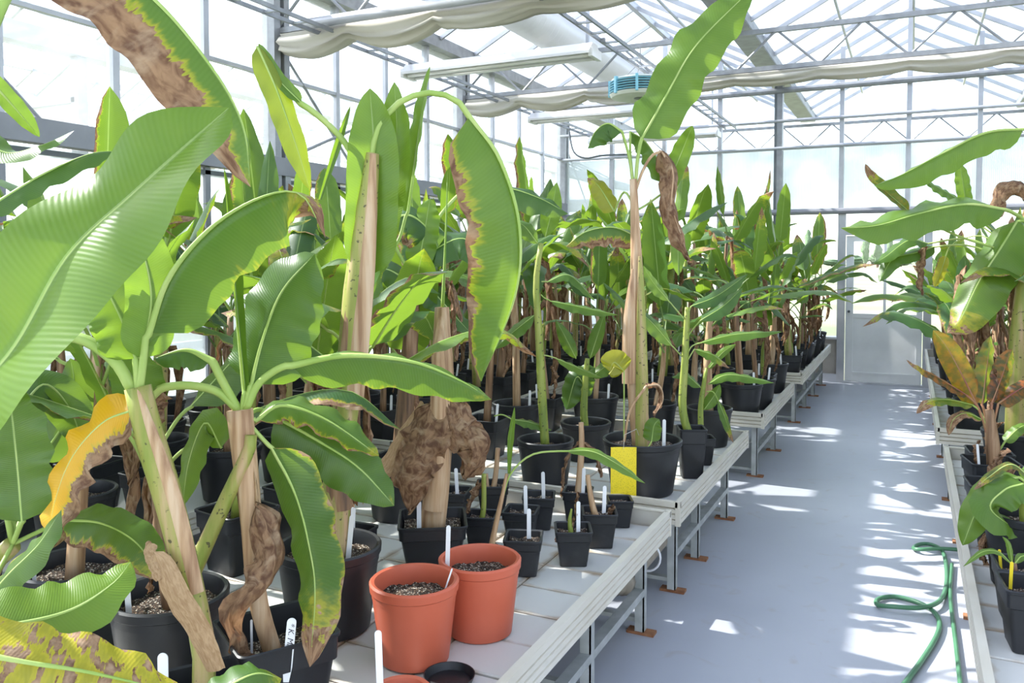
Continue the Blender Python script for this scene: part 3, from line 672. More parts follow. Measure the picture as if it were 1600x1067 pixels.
# ------------------------------------------------------------------ pots, labels, leaves
def round_pot_mesh(rt, h, mat):
    k = ('r', round(rt, 3), round(h, 3), mat)
    if k in PM: return PM[k]
    rb = rt*.78; t = .006
    mb = MB().lathe([(0, .004), (rb-.012, .004), (rb-.006, 0), (rb, .004), (rt*.945, h*.80), (rt*.955, h*.80), (rt*.965, h-.035), (rt, h-.030), (rt+.002, h-.006), (rt-.004, h), (rt-.014, h-.003), (rt-.02, h-.03), (rt*.945-t-.006, h*.80), (rb-t, .02), (0, .02)], 36)
    o = mb.build('pot', mat, None, True, .55); PM[k] = o.data; bpy.data.objects.remove(o); return PM[k]
def square_pot_mesh(a, h, mat):
    k = ('s', round(a, 3), round(h, 3), mat)
    if k in PM: return PM[k]
    mb = MB(); n = 5
    def ring(hw, r, z):
        out = []
        for q, (sx, sy) in enumerate(((1, 1), (-1, 1), (-1, -1), (1, -1))):
            for j in range(n):
                an = q*PI/2+PI/2*j/(n-1); out.append((sx*(hw-r)+r*math.cos(an), sy*(hw-r)+r*math.sin(an), z))
        return out
    b = a*.72; R = a*.16; m = 4*n
    spec = [(b*.9, R, .006), (b, R, 0), (a*.90, R, h*.70), (a*.955, R, h*.70+.004), (a*.97, R, h-.014), (a, R, h-.012), (a+.001, R, h-.003), (a-.003, R, h), (a-.010, R, h-.004), (a*.93-.006, R, h*.7), (b-.006, R, .015)]
    rings = [ring(*s) for s in spec]
    for r in rings: mb.v += r
    for i in range(len(rings)-1):
        for j in range(m): x = i*m+j; y = i*m+(j+1) % m; mb.f.append((x, y, y+m, x+m))
    mb.f.append(tuple(reversed(range(m)))); mb.f.append(tuple((len(rings)-1)*m+j for j in range(m)))
    o = mb.build('pot', mat, None, True, .5); PM[k] = o.data; bpy.data.objects.remove(o); return PM[k]
def soil_mesh(r, sq):
    k = ('soil', round(r, 3), sq)
    if k in PM: return PM[k]
    mb = MB(); n = 16
    for i in range(n+1):
        for j in range(n+1):
            u, v = -1+2*i/n, -1+2*j/n
            if sq: x, y = u*r, v*r
            else:
                x, y = u*math.sqrt(1-v*v/2)*r, v*math.sqrt(1-u*u/2)*r
            mb.v.append((x, y, .012*noise.noise(Vector((x*22, y*22, r*50)))+.010*noise.noise(Vector((x*70, y*70, 3)))-.006*(max(abs(u), abs(v))**4)))
    for i in range(n):
        for j in range(n): a = i*(n+1)+j; mb.f.append((a, a+n+1, a+n+2, a+1))
    o = mb.build('soil', 'potting_soil', None, True); PM[k] = o.data; bpy.data.objects.remove(o); return PM[k]
PM = {}
POTS = []
def put_pot(par, kind, r, h, mat='black_plastic', rz=0., fill=.8):
    """pot and soil as parts of par (which stands at the pot's base); returns the soil height"""
    zs = h*fill
    if kind == 'round':
        inst('pot', round_pot_mesh(r, h, mat), par); inst('soil', soil_mesh(r*(.78+.165*fill)-.008, False), par, (0, 0, zs))
    else:
        inst('pot', square_pot_mesh(r, h, mat), par, rot=(0, 0, rz)); inst('soil', soil_mesh(r*(.72+.22*fill)-.008, True), par, (0, 0, zs), (0, 0, rz))
    POTS.append((par.location.x, par.location.y, r)); return zs
STAKE = None
def stake(p, label, lean=(.06, .03), rz=0., L_=.15, w=.018, group=None, mat='label_white', below=.04, name='plant_label'):
    """a rounded plastic label stuck in the soil at world point p"""
    key = ('stake', L_, w, mat)
    if key not in PM:
        mb = MB(); t = .0012; pr = [(-w*.30, -below), (w*.30, -below), (w/2, 0), (w/2, L_-w/2)]
        for j in range(1, 8): a = PI*j/8; pr.append((w/2*math.cos(a), L_-w/2+w/2*math.sin(a)))
        pr += [(-w/2, L_-w/2), (-w/2, 0)]; n = len(pr)
        for y in (-t, t): mb.v += [(x, y, z) for x, z in pr]
        mb.f += [tuple(range(n)), tuple(reversed(range(n, 2*n)))]
        for i in range(n): j = (i+1) % n; mb.f.append((j, i, i+n, j+n))
        o = mb.build(name, mat); PM[key] = o.data; bpy.data.objects.remove(o)
    o = inst(name, PM[key], None, p, (lean[1], lean[0], rz)); tag(o, label, 'plant label', group); return o

def wprof(t, kind):
    if kind == 'lance':
        b = min(1, t/.38); f = (1-(1-b)**2)**.75; e = max(0, (t-.45)/.55); return max(.012, f*(1-e**1.8)**.9)
    if kind == 'spear':
        b = min(1, t/.5); e = max(0, (t-.5)/.5); return max(.02, (.45+.55*b)*(1-e**2)**.8)
    if kind == 'strap':
        e = max(0, (t-.8)/.2); return max(.05, (.75+.25*math.sin(PI*t))*(1-e**2)**.5)
    b = min(1, t/.17); f = (1-(1-b)**2)**.6; e = max(0, (t-.55)/.45); return max(.012, f*(1-e**2.1)**.75)
def leaf(par, pts, w, n=(0, 0, 1), pet=None, wl=None, wr=None, fl=-12, fr=-12, curl=-15, wave=.012, wk=6, prof='banana', N=26, M=5, name='leaf', crumple=0., mid=True, rad=.007, seed=0, twist=0., pmat='petiole', **pr):
    rnd = random.Random(seed+len(pts)*7+int(abs(pts[0][0])*999))
    pts = [Vector(p) for p in pts]; cs = catmull(pts, N); org = par.matrix_world.translation if par.parent is None and False else par.location
    nn = Vector(n).normalized(); mb = MB(); mb.uv = []
    wl = w if wl is None else wl; wr = w if wr is None else wr
    ph1, ph2 = rnd.random()*6, rnd.random()*6; wave = min(wave, max(wl, wr)*(.16 if max(wl, wr) > .07 else .09)); wk = min(wk, 4.5)
    fl, fr, curl, twist = [math.radians(a) for a in (fl, fr, curl, twist)]
    S0 = None
    for i, c in enumerate(cs):
        T = (cs[min(i+1, N-1)]-cs[max(i-1, 0)]).normalized()
        S = T.cross(nn)
        if S.length < .15 and S0 is not None: S = S0 - T*S0.dot(T)
        S.normalize()
        if S0 is not None and S.dot(S0) < 0: S = -S
        if S0 is not None: S = (S*.6+S0*.4); S = (S-T*S.dot(T)).normalized()
        S0 = S.copy(); NN = S.cross(T).normalized()
        t = i/(N-1); pw = wprof(t, prof)
        if twist:
            a = twist*t; S, NN = S*math.cos(a)+NN*math.sin(a), NN*math.cos(a)-S*math.sin(a)
        for j in range(-M, M+1):
            sd = -1 if j < 0 else 1; q = abs(j)/M; hw = (wl if j < 0 else wr)*pw; fo = fl if j < 0 else fr
            # walk outwards so a curling blade keeps its width
            x = z = 0.; st = 6
            for k in range(st):
                a = fo + curl*(q*(k+.5)/st); x += math.cos(a)*hw*q/st; z += math.sin(a)*hw*q/st
            wv = wave*(q**1.6)*(math.sin(wk*2*PI*t+(ph1 if j < 0 else ph2))+.35*math.sin(wk*3.1*PI*t+ph2))
            p = c + S*(sd*x) + NN*(z+wv*pw**.5)
            if crumple:
                qn = Vector((t*7+seed*3.1, j*.55, seed)); p = p + Vector((noise.noise(qn), noise.noise(qn+Vector((9, 0, 0))), noise.noise(qn+Vector((0, 9, 0)))))*crumple*(.3+.7*q)
            mb.v.append(tuple(p-org)); mb.uv.append((.5+.5*j/M, t))
    W = 2*M+1
    for i in range(N-1):
        for j in range(W-1): a = i*W+j; mb.f.append((a, a+1, a+W+1, a+W))
    pl = ([Vector(p) for p in pet]) if pet else []
    if not mid and pl:
        k0 = len(mb.v); mb.tube([p-org for p in catmull(pl+[cs[0]], 8)], [rad*(1.15-.4*i/7) for i in range(8)], 5, False)
        mb.uv += [(.5, .02)]*(len(mb.v)-k0)
    o = mb.build(name, 'leaf', par, True)
    for k, dflt in (('tone', .3), ('yellow', 0.), ('dry_left', 0.), ('dry_right', 0.), ('dry_tip', 0.), ('spots', 0.), ('red', 0.), ('pale', 0.)): o[k] = float(pr.get(k, dflt))
    if mid:
        tp = (catmull(pl+[cs[0]], 12)[:-1] if pl else []) + cs[:int(N*.93)]
        m = len(tp); k0 = 11 if pl else 0
        rs = [rad*(1.0 if i < k0 else max(.12, 1-(i-k0)/(m-k0)*.95)) for i in range(m)]
        # the rib sits under the blade
        off = [Vector((0, 0, 0)) if i < k0 else nn*(-rs[i]*.8) for i in range(m)]
        MB().tube([p-org+off[i] for i, p in enumerate(tp)], rs, 7).build('midrib', pmat, o, True)
    return o
def dryleaf(par, pts, w, n=(0, 0, 1), **k):
    d = dict(dry_left=2., dry_right=2., dry_tip=2., fl=-50, fr=-50, curl=-60, wave=.02, wk=5, crumple=.03, name='dried_leaf', mid=False, M=5, N=22)
    d.update(k); return leaf(par, pts, w, n, **d)
def stem(par, pts, rads, mat='stem_tan', N=14, n=12, name='pseudostem'):
    cs = catmull(pts, N); m = len(rads)
    rs = []
    for i in range(N):
        f = i/(N-1)*(m-1); a = int(min(f, m-2)); rs.append(rads[a]+(rads[a+1]-rads[a])*(f-a))
    mb = MB().tube([p-par.location for p in cs], rs, n)
    for i, v in enumerate(mb.v):   # slightly lobed by overlapping sheaths
        k = i % n; c = cs[min(i//n, N-1)]-par.location; v = Vector(v); mb.v[i] = tuple(c+(v-c)*(1+.09*math.sin(k*2*PI/n*3+i//n*.12)))
    return mb.build(name, mat, par, True)
def sheath(par, pts, w, n, mat='stem_tan', thick=.004, flare=.0):
    """a dried leaf-base strip lying along the stem"""
    cs = catmull(pts, 12); mb = MB(); nn = Vector(n).normalized()
    for i, c in enumerate(cs):
        T = (cs[min(i+1, 11)]-cs[max(i-1, 0)]).normalized(); S = T.cross(nn).normalized(); t = i/11; hw = w*(1-.75*t**2.5)+flare*noise.noise(Vector((t*6, w*99, 1)))
        for j in range(-2, 3): mb.v.append(tuple(c+S*hw*j/2-nn*(abs(j)/2)**2*hw*.55-par.location))
    for i in range(11):
        for j in range(4): a = i*5+j; mb.f.append((a, a+1, a+6, a+5))
    k = len(mb.v); vs = [tuple(Vector(v)-nn*thick) for v in mb.v]; fs = [tuple(reversed([q+k for q in f])) for f in mb.f]; mb.v += vs; mb.f += fs
    return mb.build('leaf_sheath', mat, par, True)
CAM = Vector((0, 0, H))
class Hero:
    """a potted plant whose points are read from the photograph at the pot's own distance"""
    def __init__(s, base, label, kind, r, h, rz=0., mat='black_plastic', name='banana_plant', fill=.8, cat='potted plant', group=None):
        s.o = empty(name, base); tag(s.o, label, cat, group); s.b = Vector(base); s.d = (s.b+Vector((0, 0, h))-CAM).dot(FW)
        s.zs = put_pot(s.o, kind, r, h, mat, rz, fill); s.soil = s.b+Vector((0, 0, s.zs)); s.r = r; s.seed = int(abs(base[0]*1000))
    def p(s, *l): return [at(q[0], q[1], s.d+(q[2] if len(q) > 2 else 0)) for q in l]
    def leaf(s, pts, wpx, n=(0, 0, 1), pet=None, **k):
        s.seed += 1
        for key in ('wl', 'wr'):
            if key in k: k[key] = k[key]*s.d/F
        if isinstance(n, tuple): n = cv(*n)
        return leaf(s.o, s.p(*pts), wpx*s.d/F, n, s.p(*pet) if pet else None, seed=s.seed, **k)
    def dry(s, pts, wpx, n=(0, 0, 1), **k):
        s.seed += 1
        if k.get('pet'): k['pet'] = s.p(*k['pet'])
        return dryleaf(s.o, s.p(*pts), wpx*s.d/F, cv(*n), seed=s.seed, **k)
    def stem(s, pts, wpx, mat='stem_tan', **k):
        return stem(s.o, [s.soil-Vector((0, 0, .03))]+s.p(*pts) if k.pop('root', True) else s.p(*pts), [x*s.d/F/2 for x in wpx], mat, **k)
    def sheath(s, pts, wpx, n=(0, 0, 1), **k): return sheath(s.o, s.p(*pts), wpx*s.d/F, cv(*n), **k)
def bz(px, py): p = onz(px, py, TOPZ); return p

# ------------------------------------------------------------------ plants close to the viewer
# A: leaning banana in a square pot, with arched leaf and yellow hanging leaf
b = at(314, 1085, 2.06); b.z = TOPZ
A = Hero(b, 'leaning banana in square black pot with a hanging bright yellow leaf', 'square', .098, .22, .95)
A.stem([(318, 1010), (268, 800), (232, 680), (214, 605)], [34, 36, 40, 44, 40], 'stem_mixed')
A.sheath([(300, 930, -.03), (272, 800, -.035), (238, 690, -.035), (212, 608, -.03)], 15, mat='stem_tan')
A.leaf([(228, 520), (262, 430), (330, 352), (410, 306), (470, 304), (508, 372)], 78, (-.55, .6, .5), pet=[(218, 610), (224, 560)], fl=-40, fr=-62, curl=-12, wl=30, wr=92, tone=.42, dry_tip=.30, dry_right=.22, spots=.42, wave=.008, rad=.010)
A.leaf([(212, 560), (190, 500), (160, 440), (140, 400)], 46, (.25, .1, .95), pet=[(214, 612), (214, 585)], fl=14, fr=10, tone=.8, dry_tip=.12, rad=.009)
A.leaf([(222, 560), (236, 470), (225, 400), (200, 330)], 40, (.5, .1, .85), fl=25, fr=10, tone=.85, rad=.009)
A.leaf([(72, 522), (20, 540, .1), (-60, 600, .15), (-120, 700, .2)], 70, (0, .8, .4), pet=[(208, 612), (180, 565), (130, 530)], tone=.7, fl=-35, fr=-35, rad=.015)
A.leaf([(208, 640), (160, 660), (112, 715), (84, 790), (76, 860)], 70, (-.5, .45, .7), pet=[(213, 612), (211, 626)], wl=58, wr=58, fl=-10, fr=-6, curl=-8, yellow=1., dry_left=.62, dry_right=.12, dry_tip=.22, tone=.9, wave=.014, rad=.005)
A.dry([(335, 1050, -.04), (305, 985, -.06), (272, 930, -.07), (252, 880, -.06), (240, 862, -.05)], 24, (-.3, .2, .9), fl=-12, fr=-12, curl=-10, prof='strap', pale=.85, crumple=.003, wave=.001)
A.dry([(250, 905, -.06), (238, 880, -.05), (228, 855, -.02), (234, 845, 0)], 14, (-.3, .2, .9), fl=-12, fr=-12, curl=-10, prof='strap', pale=.85, crumple=.008)
stake(A.soil+cv(-.085, .0, .02), 'large blank white label stuck in the leaning banana pot', (.0, .0), YAW, .12, .026)

# B: banana in a square pot at the bench corner
b = at(432, 1105, 2.28); b.z = TOPZ
B = Hero(b, 'banana in big square pot with twisted dried leaf and hooked drooping leaves', 'square', .138, .26, 1.05, fill=.72)
B.stem([(402, 930), (392, 800), (382, 700), (376, 640)], [28, 28, 30, 36, 40], 'stem_tan')
B.stem([(300, 900, -.02), (345, 800, -.02), (388, 705, -.03), (392, 680, -.03)], [26, 24, 22, 18], 'stem_mixed', root=False, name='side_shoot')
B.leaf([(392, 600), (410, 530), (440, 455), (492, 396)], 74, (-.15, .35, .9), pet=[(378, 650), (386, 625)], wl=62, wr=78, fl=-8, fr=-14, tone=.22, wave=.010, rad=.009)
B.leaf([(383, 610), (372, 500), (362, 390), (350, 262)], 17, (.6, .1, .8), pet=[(378, 645), (380, 625)], fl=50, fr=45, curl=25, prof='spear', tone=.55, rad=.007)
B.leaf([(455, 568), (540, 553), (640, 563), (715, 592), (768, 624)], 60, (.1, .75, .62), pet=[(384, 640), (402, 602), (428, 580)], wl=26, wr=52, fl=-30, fr=-55, tone=.45, dry_right=.2, dry_tip=.08, wave=.008, rad=.011)
B.dry([(245, 606), (232, 630, .02), (235, 670, .03)], 26, (-.6, .4, .6), pet=[(374, 642), (340, 612), (295, 602)], rad=.012, mid=True, pmat='petiole', crumple=.02)
B.leaf([(330, 560), (290, 545), (240, 560)], 30, (0, .8, .5), pet=[(372, 640), (350, 600)], tone=.3, rad=.012, fl=-40, fr=-40)
B.leaf([(400, 655), (440, 632), (510, 655), (592, 712)], 46, (-.1, .75, .6), pet=[(380, 650), (390, 655)], wl=44, wr=30, fl=-20, fr=-52, curl=-25, tone=.5, dry_right=.4, dry_tip=.14, wave=.014, rad=.006)
B.leaf([(424, 700), (462, 775), (484, 860, -.06), (492, 930, -.13), (484, 1042, -.18)], 46, (-.25, .15, .95), pet=[(388, 660), (405, 680)], wl=46, wr=40, fl=-14, fr=-16, tone=.30, dry_left=.30, dry_tip=.30, spots=.3, rad=.006, wave=.010)
B.leaf([(430, 650, .12), (500, 690, .14), (560, 730, .14), (616, 790, .14)], 52, (.1, .7, .7), pet=[(384, 650), (405, 640, .08)], fl=-14, fr=-24, tone=.34, dry_right=.14, dry_tip=.06, rad=.007)
B.leaf([(345, 700, .05), (320, 660, .06), (295, 720, .06), (285, 790, .06)], 28, (-.4, .3, .85), tone=.7, fl=-10, fr=-10, rad=.004)
B.dry([(402, 790, -.05), (432, 860, -.07), (420, 915, -.09), (380, 965, -.09), (392, 1030, -.06)], 40, (.3, .1, .95), fl=-22, fr=-26, curl=-55, crumple=.03, twist=110, N=34, M=7)
B.dry([(395, 720, -.02), (402, 790, -.03), (396, 860, -.03)], 10, (.4, 0, .9), prof='strap', pale=.85, crumple=.008)
stake(B.soil+cv(-.06, .0, .02), 'thin white stick label leaning inside the square pot of the hooked banana', (.02, .06), YAW, .10, .006)
lb = stake(onz(442, 1042, TOPZ+.20)+cv(.012, 0, .0), 'white label with handwriting standing at the rim of the big square pot', (.10, .0), YAW+.2, .13, .024)
# handwriting on that label
tcv = bpy.data.curves.new('handwriting', 'FONT'); tcv.body = '* K. Macul'; tcv.size = .021; tcv.extrude = .0002; tcv.shear = .3
to = bpy.data.objects.new('handwriting', tcv); COL.objects.link(to); dg = bpy.context.evaluated_depsgraph_get()
tme = bpy.data.meshes.new_from_object(to.evaluated_get(dg)); bpy.data.objects.remove(to); tme.materials.clear(); tme.materials.append(MATS['ink'])
th = inst('handwriting', tme, lb, (-.006, -.0018, .118), (PI/2, PI/2, 0))

# C: tall banana in the big round black pot, with the long arching petiole
b = bz(515, 978); C = Hero(b, 'tall banana in big round black pot whose long stalk arches over into a hanging leaf', 'round', .178, .29, fill=.84)
C.stem([(524, 840), (528, 740), (541, 630), (556, 480), (570, 350), (582, 240)], [46, 44, 40, 42, 46, 40, 22], 'stem_mixed', N=22, n=14)
C.sheath([(528, 800, -.05), (524, 740, -.055), (530, 690, -.05)], 18, mat='stem_brown')
C.sheath([(545, 640, -.05), (562, 480, -.055), (572, 380, -.05), (582, 240, -.03)], 19, mat='stem_tan')
C.sheath([(532, 640, -.04), (542, 520, -.05), (556, 400, -.03), (556, 370, -.02)], 9, mat='stem_brown')
C.leaf([(735, 180), (782, 248), (812, 350), (806, 460), (752, 596)], 80, (.45, .55, .6), pet=[(576, 300), (586, 215), (620, 163), (670, 145), (710, 155)], wl=26, wr=84, fl=-75, fr=-32, curl=-8, tone=.62, dry_right=.42, spots=.1, wave=.012, rad=.011)
C.leaf([(578, 430), (582, 330), (584, 230), (578, 138)], 46, (.1, .1, 1), pet=[(572, 470), (575, 450)], wl=44, wr=46, fl=16, fr=22, curl=14, tone=.82, wave=.008, rad=.008)
C.leaf([(592, 400, .05), (612, 300, .05), (620, 210, .05), (616, 128, .05)], 30, (-.35, .1, .9), fl=20, fr=20, tone=.9, rad=.006)
C.leaf([(636, 330, .1), (648, 250, .1), (660, 170, .1), (672, 104, .1)], 17, (-.7, .1, .7), pet=[(580, 420, .0), (620, 380, .08)], fl=30, fr=30, prof='spear', tone=.75, rad=.006)
C.leaf([(470, 160), (430, 118), (404, 68)], 12, (.2, .3, .9), pet=[(574, 300), (545, 232), (510, 192)], fl=30, fr=30, tone=.5, rad=.011)
C.leaf([(402, 72, -.02), (432, 140, -.03), (462, 225, -.03), (484, 296, -.02)], 22, (.5, .15, .85), fl=-14, fr=-20, tone=.82, yellow=.12, dry_left=.1, wave=.012, wk=4, rad=.005, mid=True)
C.leaf([(500, 312, .05), (520, 250, .05), (548, 164, .05)], 7, (.3, 0, 1), prof='spear', fl=40, fr=40, tone=.45, rad=.006)
stake(C.soil+cv(.07, 0, .02), 'white label standing in the soil of the big round black pot', (.10, 0), YAW, .15, .017)

# D: dead looking banana wrapped in dried leaves in a square pot
b = bz(676, 882); D = Hero(b, 'dried brown banana with rolled green spear leaf in square black pot', 'square', .14, .20, .55)
D.stem([(684, 760), (692, 640), (692, 560), (691, 480)], [40, 40, 38, 34, 22], 'stem_tan', n=14)
D.sheath([(676, 800, -.07), (686, 700, -.075), (684, 560, -.07), (690, 490, -.03)], 16)
D.leaf([(692, 480), (696, 380), (699, 268)], 7, (.3, 0, 1), prof='spear', fl=60, fr=60, curl=60, tone=.5, rad=.008)
D.dry([(676, 630, -.05), (655, 690, -.10), (636, 745, -.11), (640, 800, -.09)], 46, (-.3, .1, .95), fl=-8, fr=-14, curl=-40, crumple=.034, N=26, M=7)
D.dry([(704, 620, -.04), (722, 670, -.06), (745, 700, -.07), (728, 750, -.06)], 34, (.3, .2, .9), fl=-10, fr=-10, curl=-40, crumple=.034, M=7)
D.dry([(664, 632, .02), (635, 680, .02), (604, 730, .02), (578, 760, .02)], 17, (-.3, .4, .85), fl=-8, fr=-8, curl=-8, prof='strap', pale=.85, crumple=.008)
D.dry([(700, 560), (712, 500), (706, 440)], 12, (.5, 0, .9), prof='strap')
stake(D.soil+cv(-.05, 0, .05), 'white label with dark marks beside the dried brown banana stem', (0, 0), YAW, .12, .018)

# P: dark leaved banana behind C and D
P_ = Hero(bz(622, 806), 'dark leaved banana with brown scorched leaf edges behind the dried brown one', 'round', .16, .26)
P_.stem([(630, 680), (640, 560), (648, 430)], [30, 28, 24, 18], 'stem_brown', n=10)
P_.leaf([(604, 345), (640, 336), (672, 362), (694, 412)], 40, (.1, .55, .8), pet=[(648, 440), (615, 380)], wl=26, wr=44, fl=-16, fr=-24, tone=.08, dry_right=.45, dry_tip=.1, rad=.009)
P_.leaf([(714, 305, .2), (780, 292, .2), (840, 308, .2), (888, 334, .2)], 30, (0, .6, .75), pet=[(648, 440), (680, 350, .1)], tone=.05, wl=16, wr=34, fl=-20, fr=-22, dry_right=.12, rad=.009)
P_.leaf([(660, 400), (720, 372), (760, 400), (790, 450)], 34, (.1, .7, .65), pet=[(648, 440)], tone=.1, rad=.008)
P_.leaf([(655, 430), (690, 470), (735, 520)], 26, (.1, .7, .65), tone=.2, rad=.007)
P_.leaf([(640, 440), (600, 420), (560, 440), (530, 480)], 26, (-.1, .7, .65), tone=.2, rad=.007)
P_.leaf([(652, 420), (662, 370), (672, 310)], 24, (-.2, .2, .9), tone=.9, fl=8, fr=8, rad=.006)
P_.dry([(640, 450), (600, 480), (585, 540), (592, 590)], 24, (-.3, .3, .9))
P_.dry([(652, 450), (700, 440), (720, 500), (712, 560)], 24, (.3, .3, .9))

# E: tall banana in a round pot at the corner of the second bench
b = bz(1003, 766); E_ = Hero(b, 'tall banana with upright sunlit leaf in round black pot behind the yellow card', 'round', .215, .29, fill=.86)
E_.stem([(994, 600), (996, 470), (993, 360), (990, 280)], [32, 29, 25, 21, 15, 11], 'stem_tan', N=20, n=14)
E_.sheath([(1004, 712, -.085), (1004, 600, -.08), (1002, 460, -.07), (1000, 400, -.05)], 10, mat='stem_mixed')
E_.sheath([(984, 600, -.07), (984, 500, -.08), (990, 420, -.06)], 11)
E_.leaf([(1002, 216), (1040, 150), (1088, 70), (1175, -18)], 46, (-.45, .3, .8), pet=[(992, 300), (996, 250)], wl=38, wr=44, fl=10, fr=-25, curl=-14, tone=.55, wave=.022, wk=5, rad=.010)
E_.leaf([(972, 205), (950, 192), (930, 205), (918, 232)], 30, (-.3, .8, .4), pet=[(990, 300), (984, 250)], fl=-40, fr=-45, tone=.3, rad=.008)
E_.leaf([(985, 205, .1), (1010, 222, .1), (1035, 262, .1), (1052, 300, .1)], 24, (.2, .8, .5), pet=[(990, 290), (985, 240, .05)], fl=-30, fr=-30, tone=.3, rad=.007)
E_.dry([(1034, 236), (1052, 268), (1050, 320), (1066, 372), (1076, 408)], 22, (.3, .2, .9), pet=[(993, 300), (1003, 270), (1018, 244)], mid=True, pmat='stem_tan', fl=-25, fr=-25, curl=-50, crumple=.035, rad=.008)
E_.leaf([(1038, 300, .15), (1060, 250, .15), (1082, 196, .15)], 17, (-.4, .2, .9), tone=.9, fl=10, fr=5, pet=[(992, 330), (1010, 320, .1)], rad=.006)
E_.leaf([(960, 330, .1), (935, 290, .1), (918, 278, .1)], 18, (-.2, .7, .6), pet=[(990, 320), (975, 300, .05)], tone=.6, yellow=.2, dry_tip=.25, rad=.006)
E_.leaf([(1000, 372, .1), (960, 355, .1), (915, 362, .1), (885, 385, .1)], 22, (0, .75, .6), pet=[(992, 340), (1000, 360, .05)], wl=30, wr=14, fl=-40, fr=-20, dry_left=.6, dry_tip=.2, tone=.3, rad=.006)
E_.leaf([(975, 580, -.2), (960, 566, -.2), (952, 580, -.2)], 20, (-.2, .3, .9), pet=[(975, 690, -.18), (975, 620, -.2)], tone=1., yellow=.25, fl=10, fr=10, rad=.004, name='leaf')
E_.dry([(1010, 603, -.2), (1030, 602, -.2), (1036, 625, -.2), (1022, 650, -.2)], 12, (.2, .3, .9), pet=[(975, 690, -.18), (985, 640, -.2)], mid=True, pmat='stem_tan', crumple=.03)
E_.leaf([(1018, 690, -.2), (1022, 665, -.2), (1030, 655, -.2)], 14, (0, .3, .9), pet=[(1012, 700, -.2)], tone=.4, rad=.004)
stake(E_.soil+cv(.10, 0, .10), 'white label standing in the round pot behind the yellow card', (0, .05), YAW, .16, .018)
# yellow sticky card on the rim of that pot
p0 = at(974, 746, E_.d-.32)
yc = empty('sticky_trap', p0); tag(yc, 'yellow sticky insect card hanging on a wire before the round pot', 'sticky trap')
w2, h2 = 20*(E_.d-.32)/F, 48*(E_.d-.32)/F
mb = MB()
for i in range(6):
    u = -1+2*i/5
    for z in (-h2, h2): mb.v += [tuple(RT*(u*w2)+Vector((0, 0, z))-FW*(.006*u*u)), tuple(RT*(u*w2)+Vector((0, 0, z))-FW*(.006*u*u-.0015))]
for i in range(5):
    a = i*4; mb.f += [(a, a+4, a+6, a+2), (a+1, a+3, a+7, a+5), (a, a+1, a+5, a+4), (a+2, a+6, a+7, a+3)]
mb.f += [(0, 2, 3, 1), (20, 21, 23, 22)]
mb.build('card', 'sticky_yellow', yc)
MB().tube([Vector((0, 0, h2-.01)), Vector((.002, 0, h2+.02)), Vector((.0, .01, h2+.06)), RT*.03+Vector((0, .12, h2+.07)), RT*.03+Vector((0, .16, h2+.03))], .0015, 5).build('hook_wire', 'wire', yc)

# F, G, H: slim green plants on the second bench
def slim(base, label, kind, r, h, st, leaves, rz=.4, smat='stem_green', sw=(14, 14, 11, 8), dry=(), group=None):
    q = Hero(base, label, kind, r, h, rz, group=group)
    q.stem(st, sw, smat, n=10)
    for lf in leaves:
        pts, wp, n, kw = lf; q.leaf(pts, wp, n, **kw)
    for pts, wp in dry: q.dry(pts, wp, (.2, .3, .9), prof='lance')
    return q
t0 = dict(tone=.38, fl=-14, fr=-14, rad=.004, N=20, M=4, prof='lance')
def K(**k): d = dict(t0); d.update(k); return d
Fp = slim(bz(852, 756), 'slim green banana in wide round pot with one hanging orange dead leaf', 'round', .16, .26,
    [(848, 640), (842, 520), (838, 440), (846, 380)], [
    ([(835, 492), (800, 520), (772, 546)], 14, (-.2, .6, .7), K(pet=[(845, 470)], tone=.45)),
    ([(860, 470), (900, 478), (965, 492)], 14, (0, .8, .5), K(pet=[(845, 460), (850, 465)], tone=.45)),
    ([(855, 440), (890, 430), (930, 470)], 13, (.2, .8, .5), K(pet=[(846, 440)], tone=.3)),
    ([(870, 560), (905, 575), (940, 590)], 12, (0, .8, .4), K(pet=[(848, 555), (856, 556)], tone=.75)),
    ([(852, 370), (862, 330), (870, 285)], 16, (-.2, .2, .9), K(tone=.85, fl=10, fr=10)),
    ([(840, 380), (815, 350), (790, 355)], 15, (-.2, .7, .6), K(tone=.4)),
    ([(800, 655), (830, 660), (862, 672)], 12, (0, .8, .4), K(tone=.45, dry_left=.4, pet=[(772, 650), (785, 648)]))],
    dry=[([(862, 572), (870, 590), (864, 622)], 6)])
Gp = slim(bz(1080, 744), 'slim banana in tall square pot with dark striped leaves beside the round pot', 'square', .080, .29,
    [(1066, 640), (1070, 560), (1074, 480)], [
    ([(1080, 478), (1120, 462), (1168, 428)], 15, (-.1, .7, .7), K(pet=[(1072, 500)], tone=.1)),
    ([(1095, 500, -.05), (1130, 478, -.05), (1160, 450, -.05)], 15, (-.1, .7, .7), K(pet=[(1072, 530), (1082, 515)], tone=.1)),
    ([(1095, 535), (1150, 522), (1222, 518)], 14, (0, .85, .5), K(pet=[(1072, 560), (1080, 542)], tone=.5)),
    ([(1060, 430), (1058, 370), (1050, 330)], 13, (.3, .2, .9), K(tone=.6, fl=10, fr=10)),
    ([(1085, 545), (1115, 555), (1140, 575)], 13, (.1, .8, .5), K(tone=.7, dry_tip=.35, pet=[(1070, 570)])),
    ([(1050, 540), (1015, 500), (985, 480)], 15, (-.1, .7, .6), K(tone=.2, pet=[(1068, 560)])),
    ([(1045, 470), (1020, 440), (1005, 415)], 12, (-.1, .7, .6), K(tone=.3, pet=[(1070, 500)]))], sw=(13, 13, 11, 8))
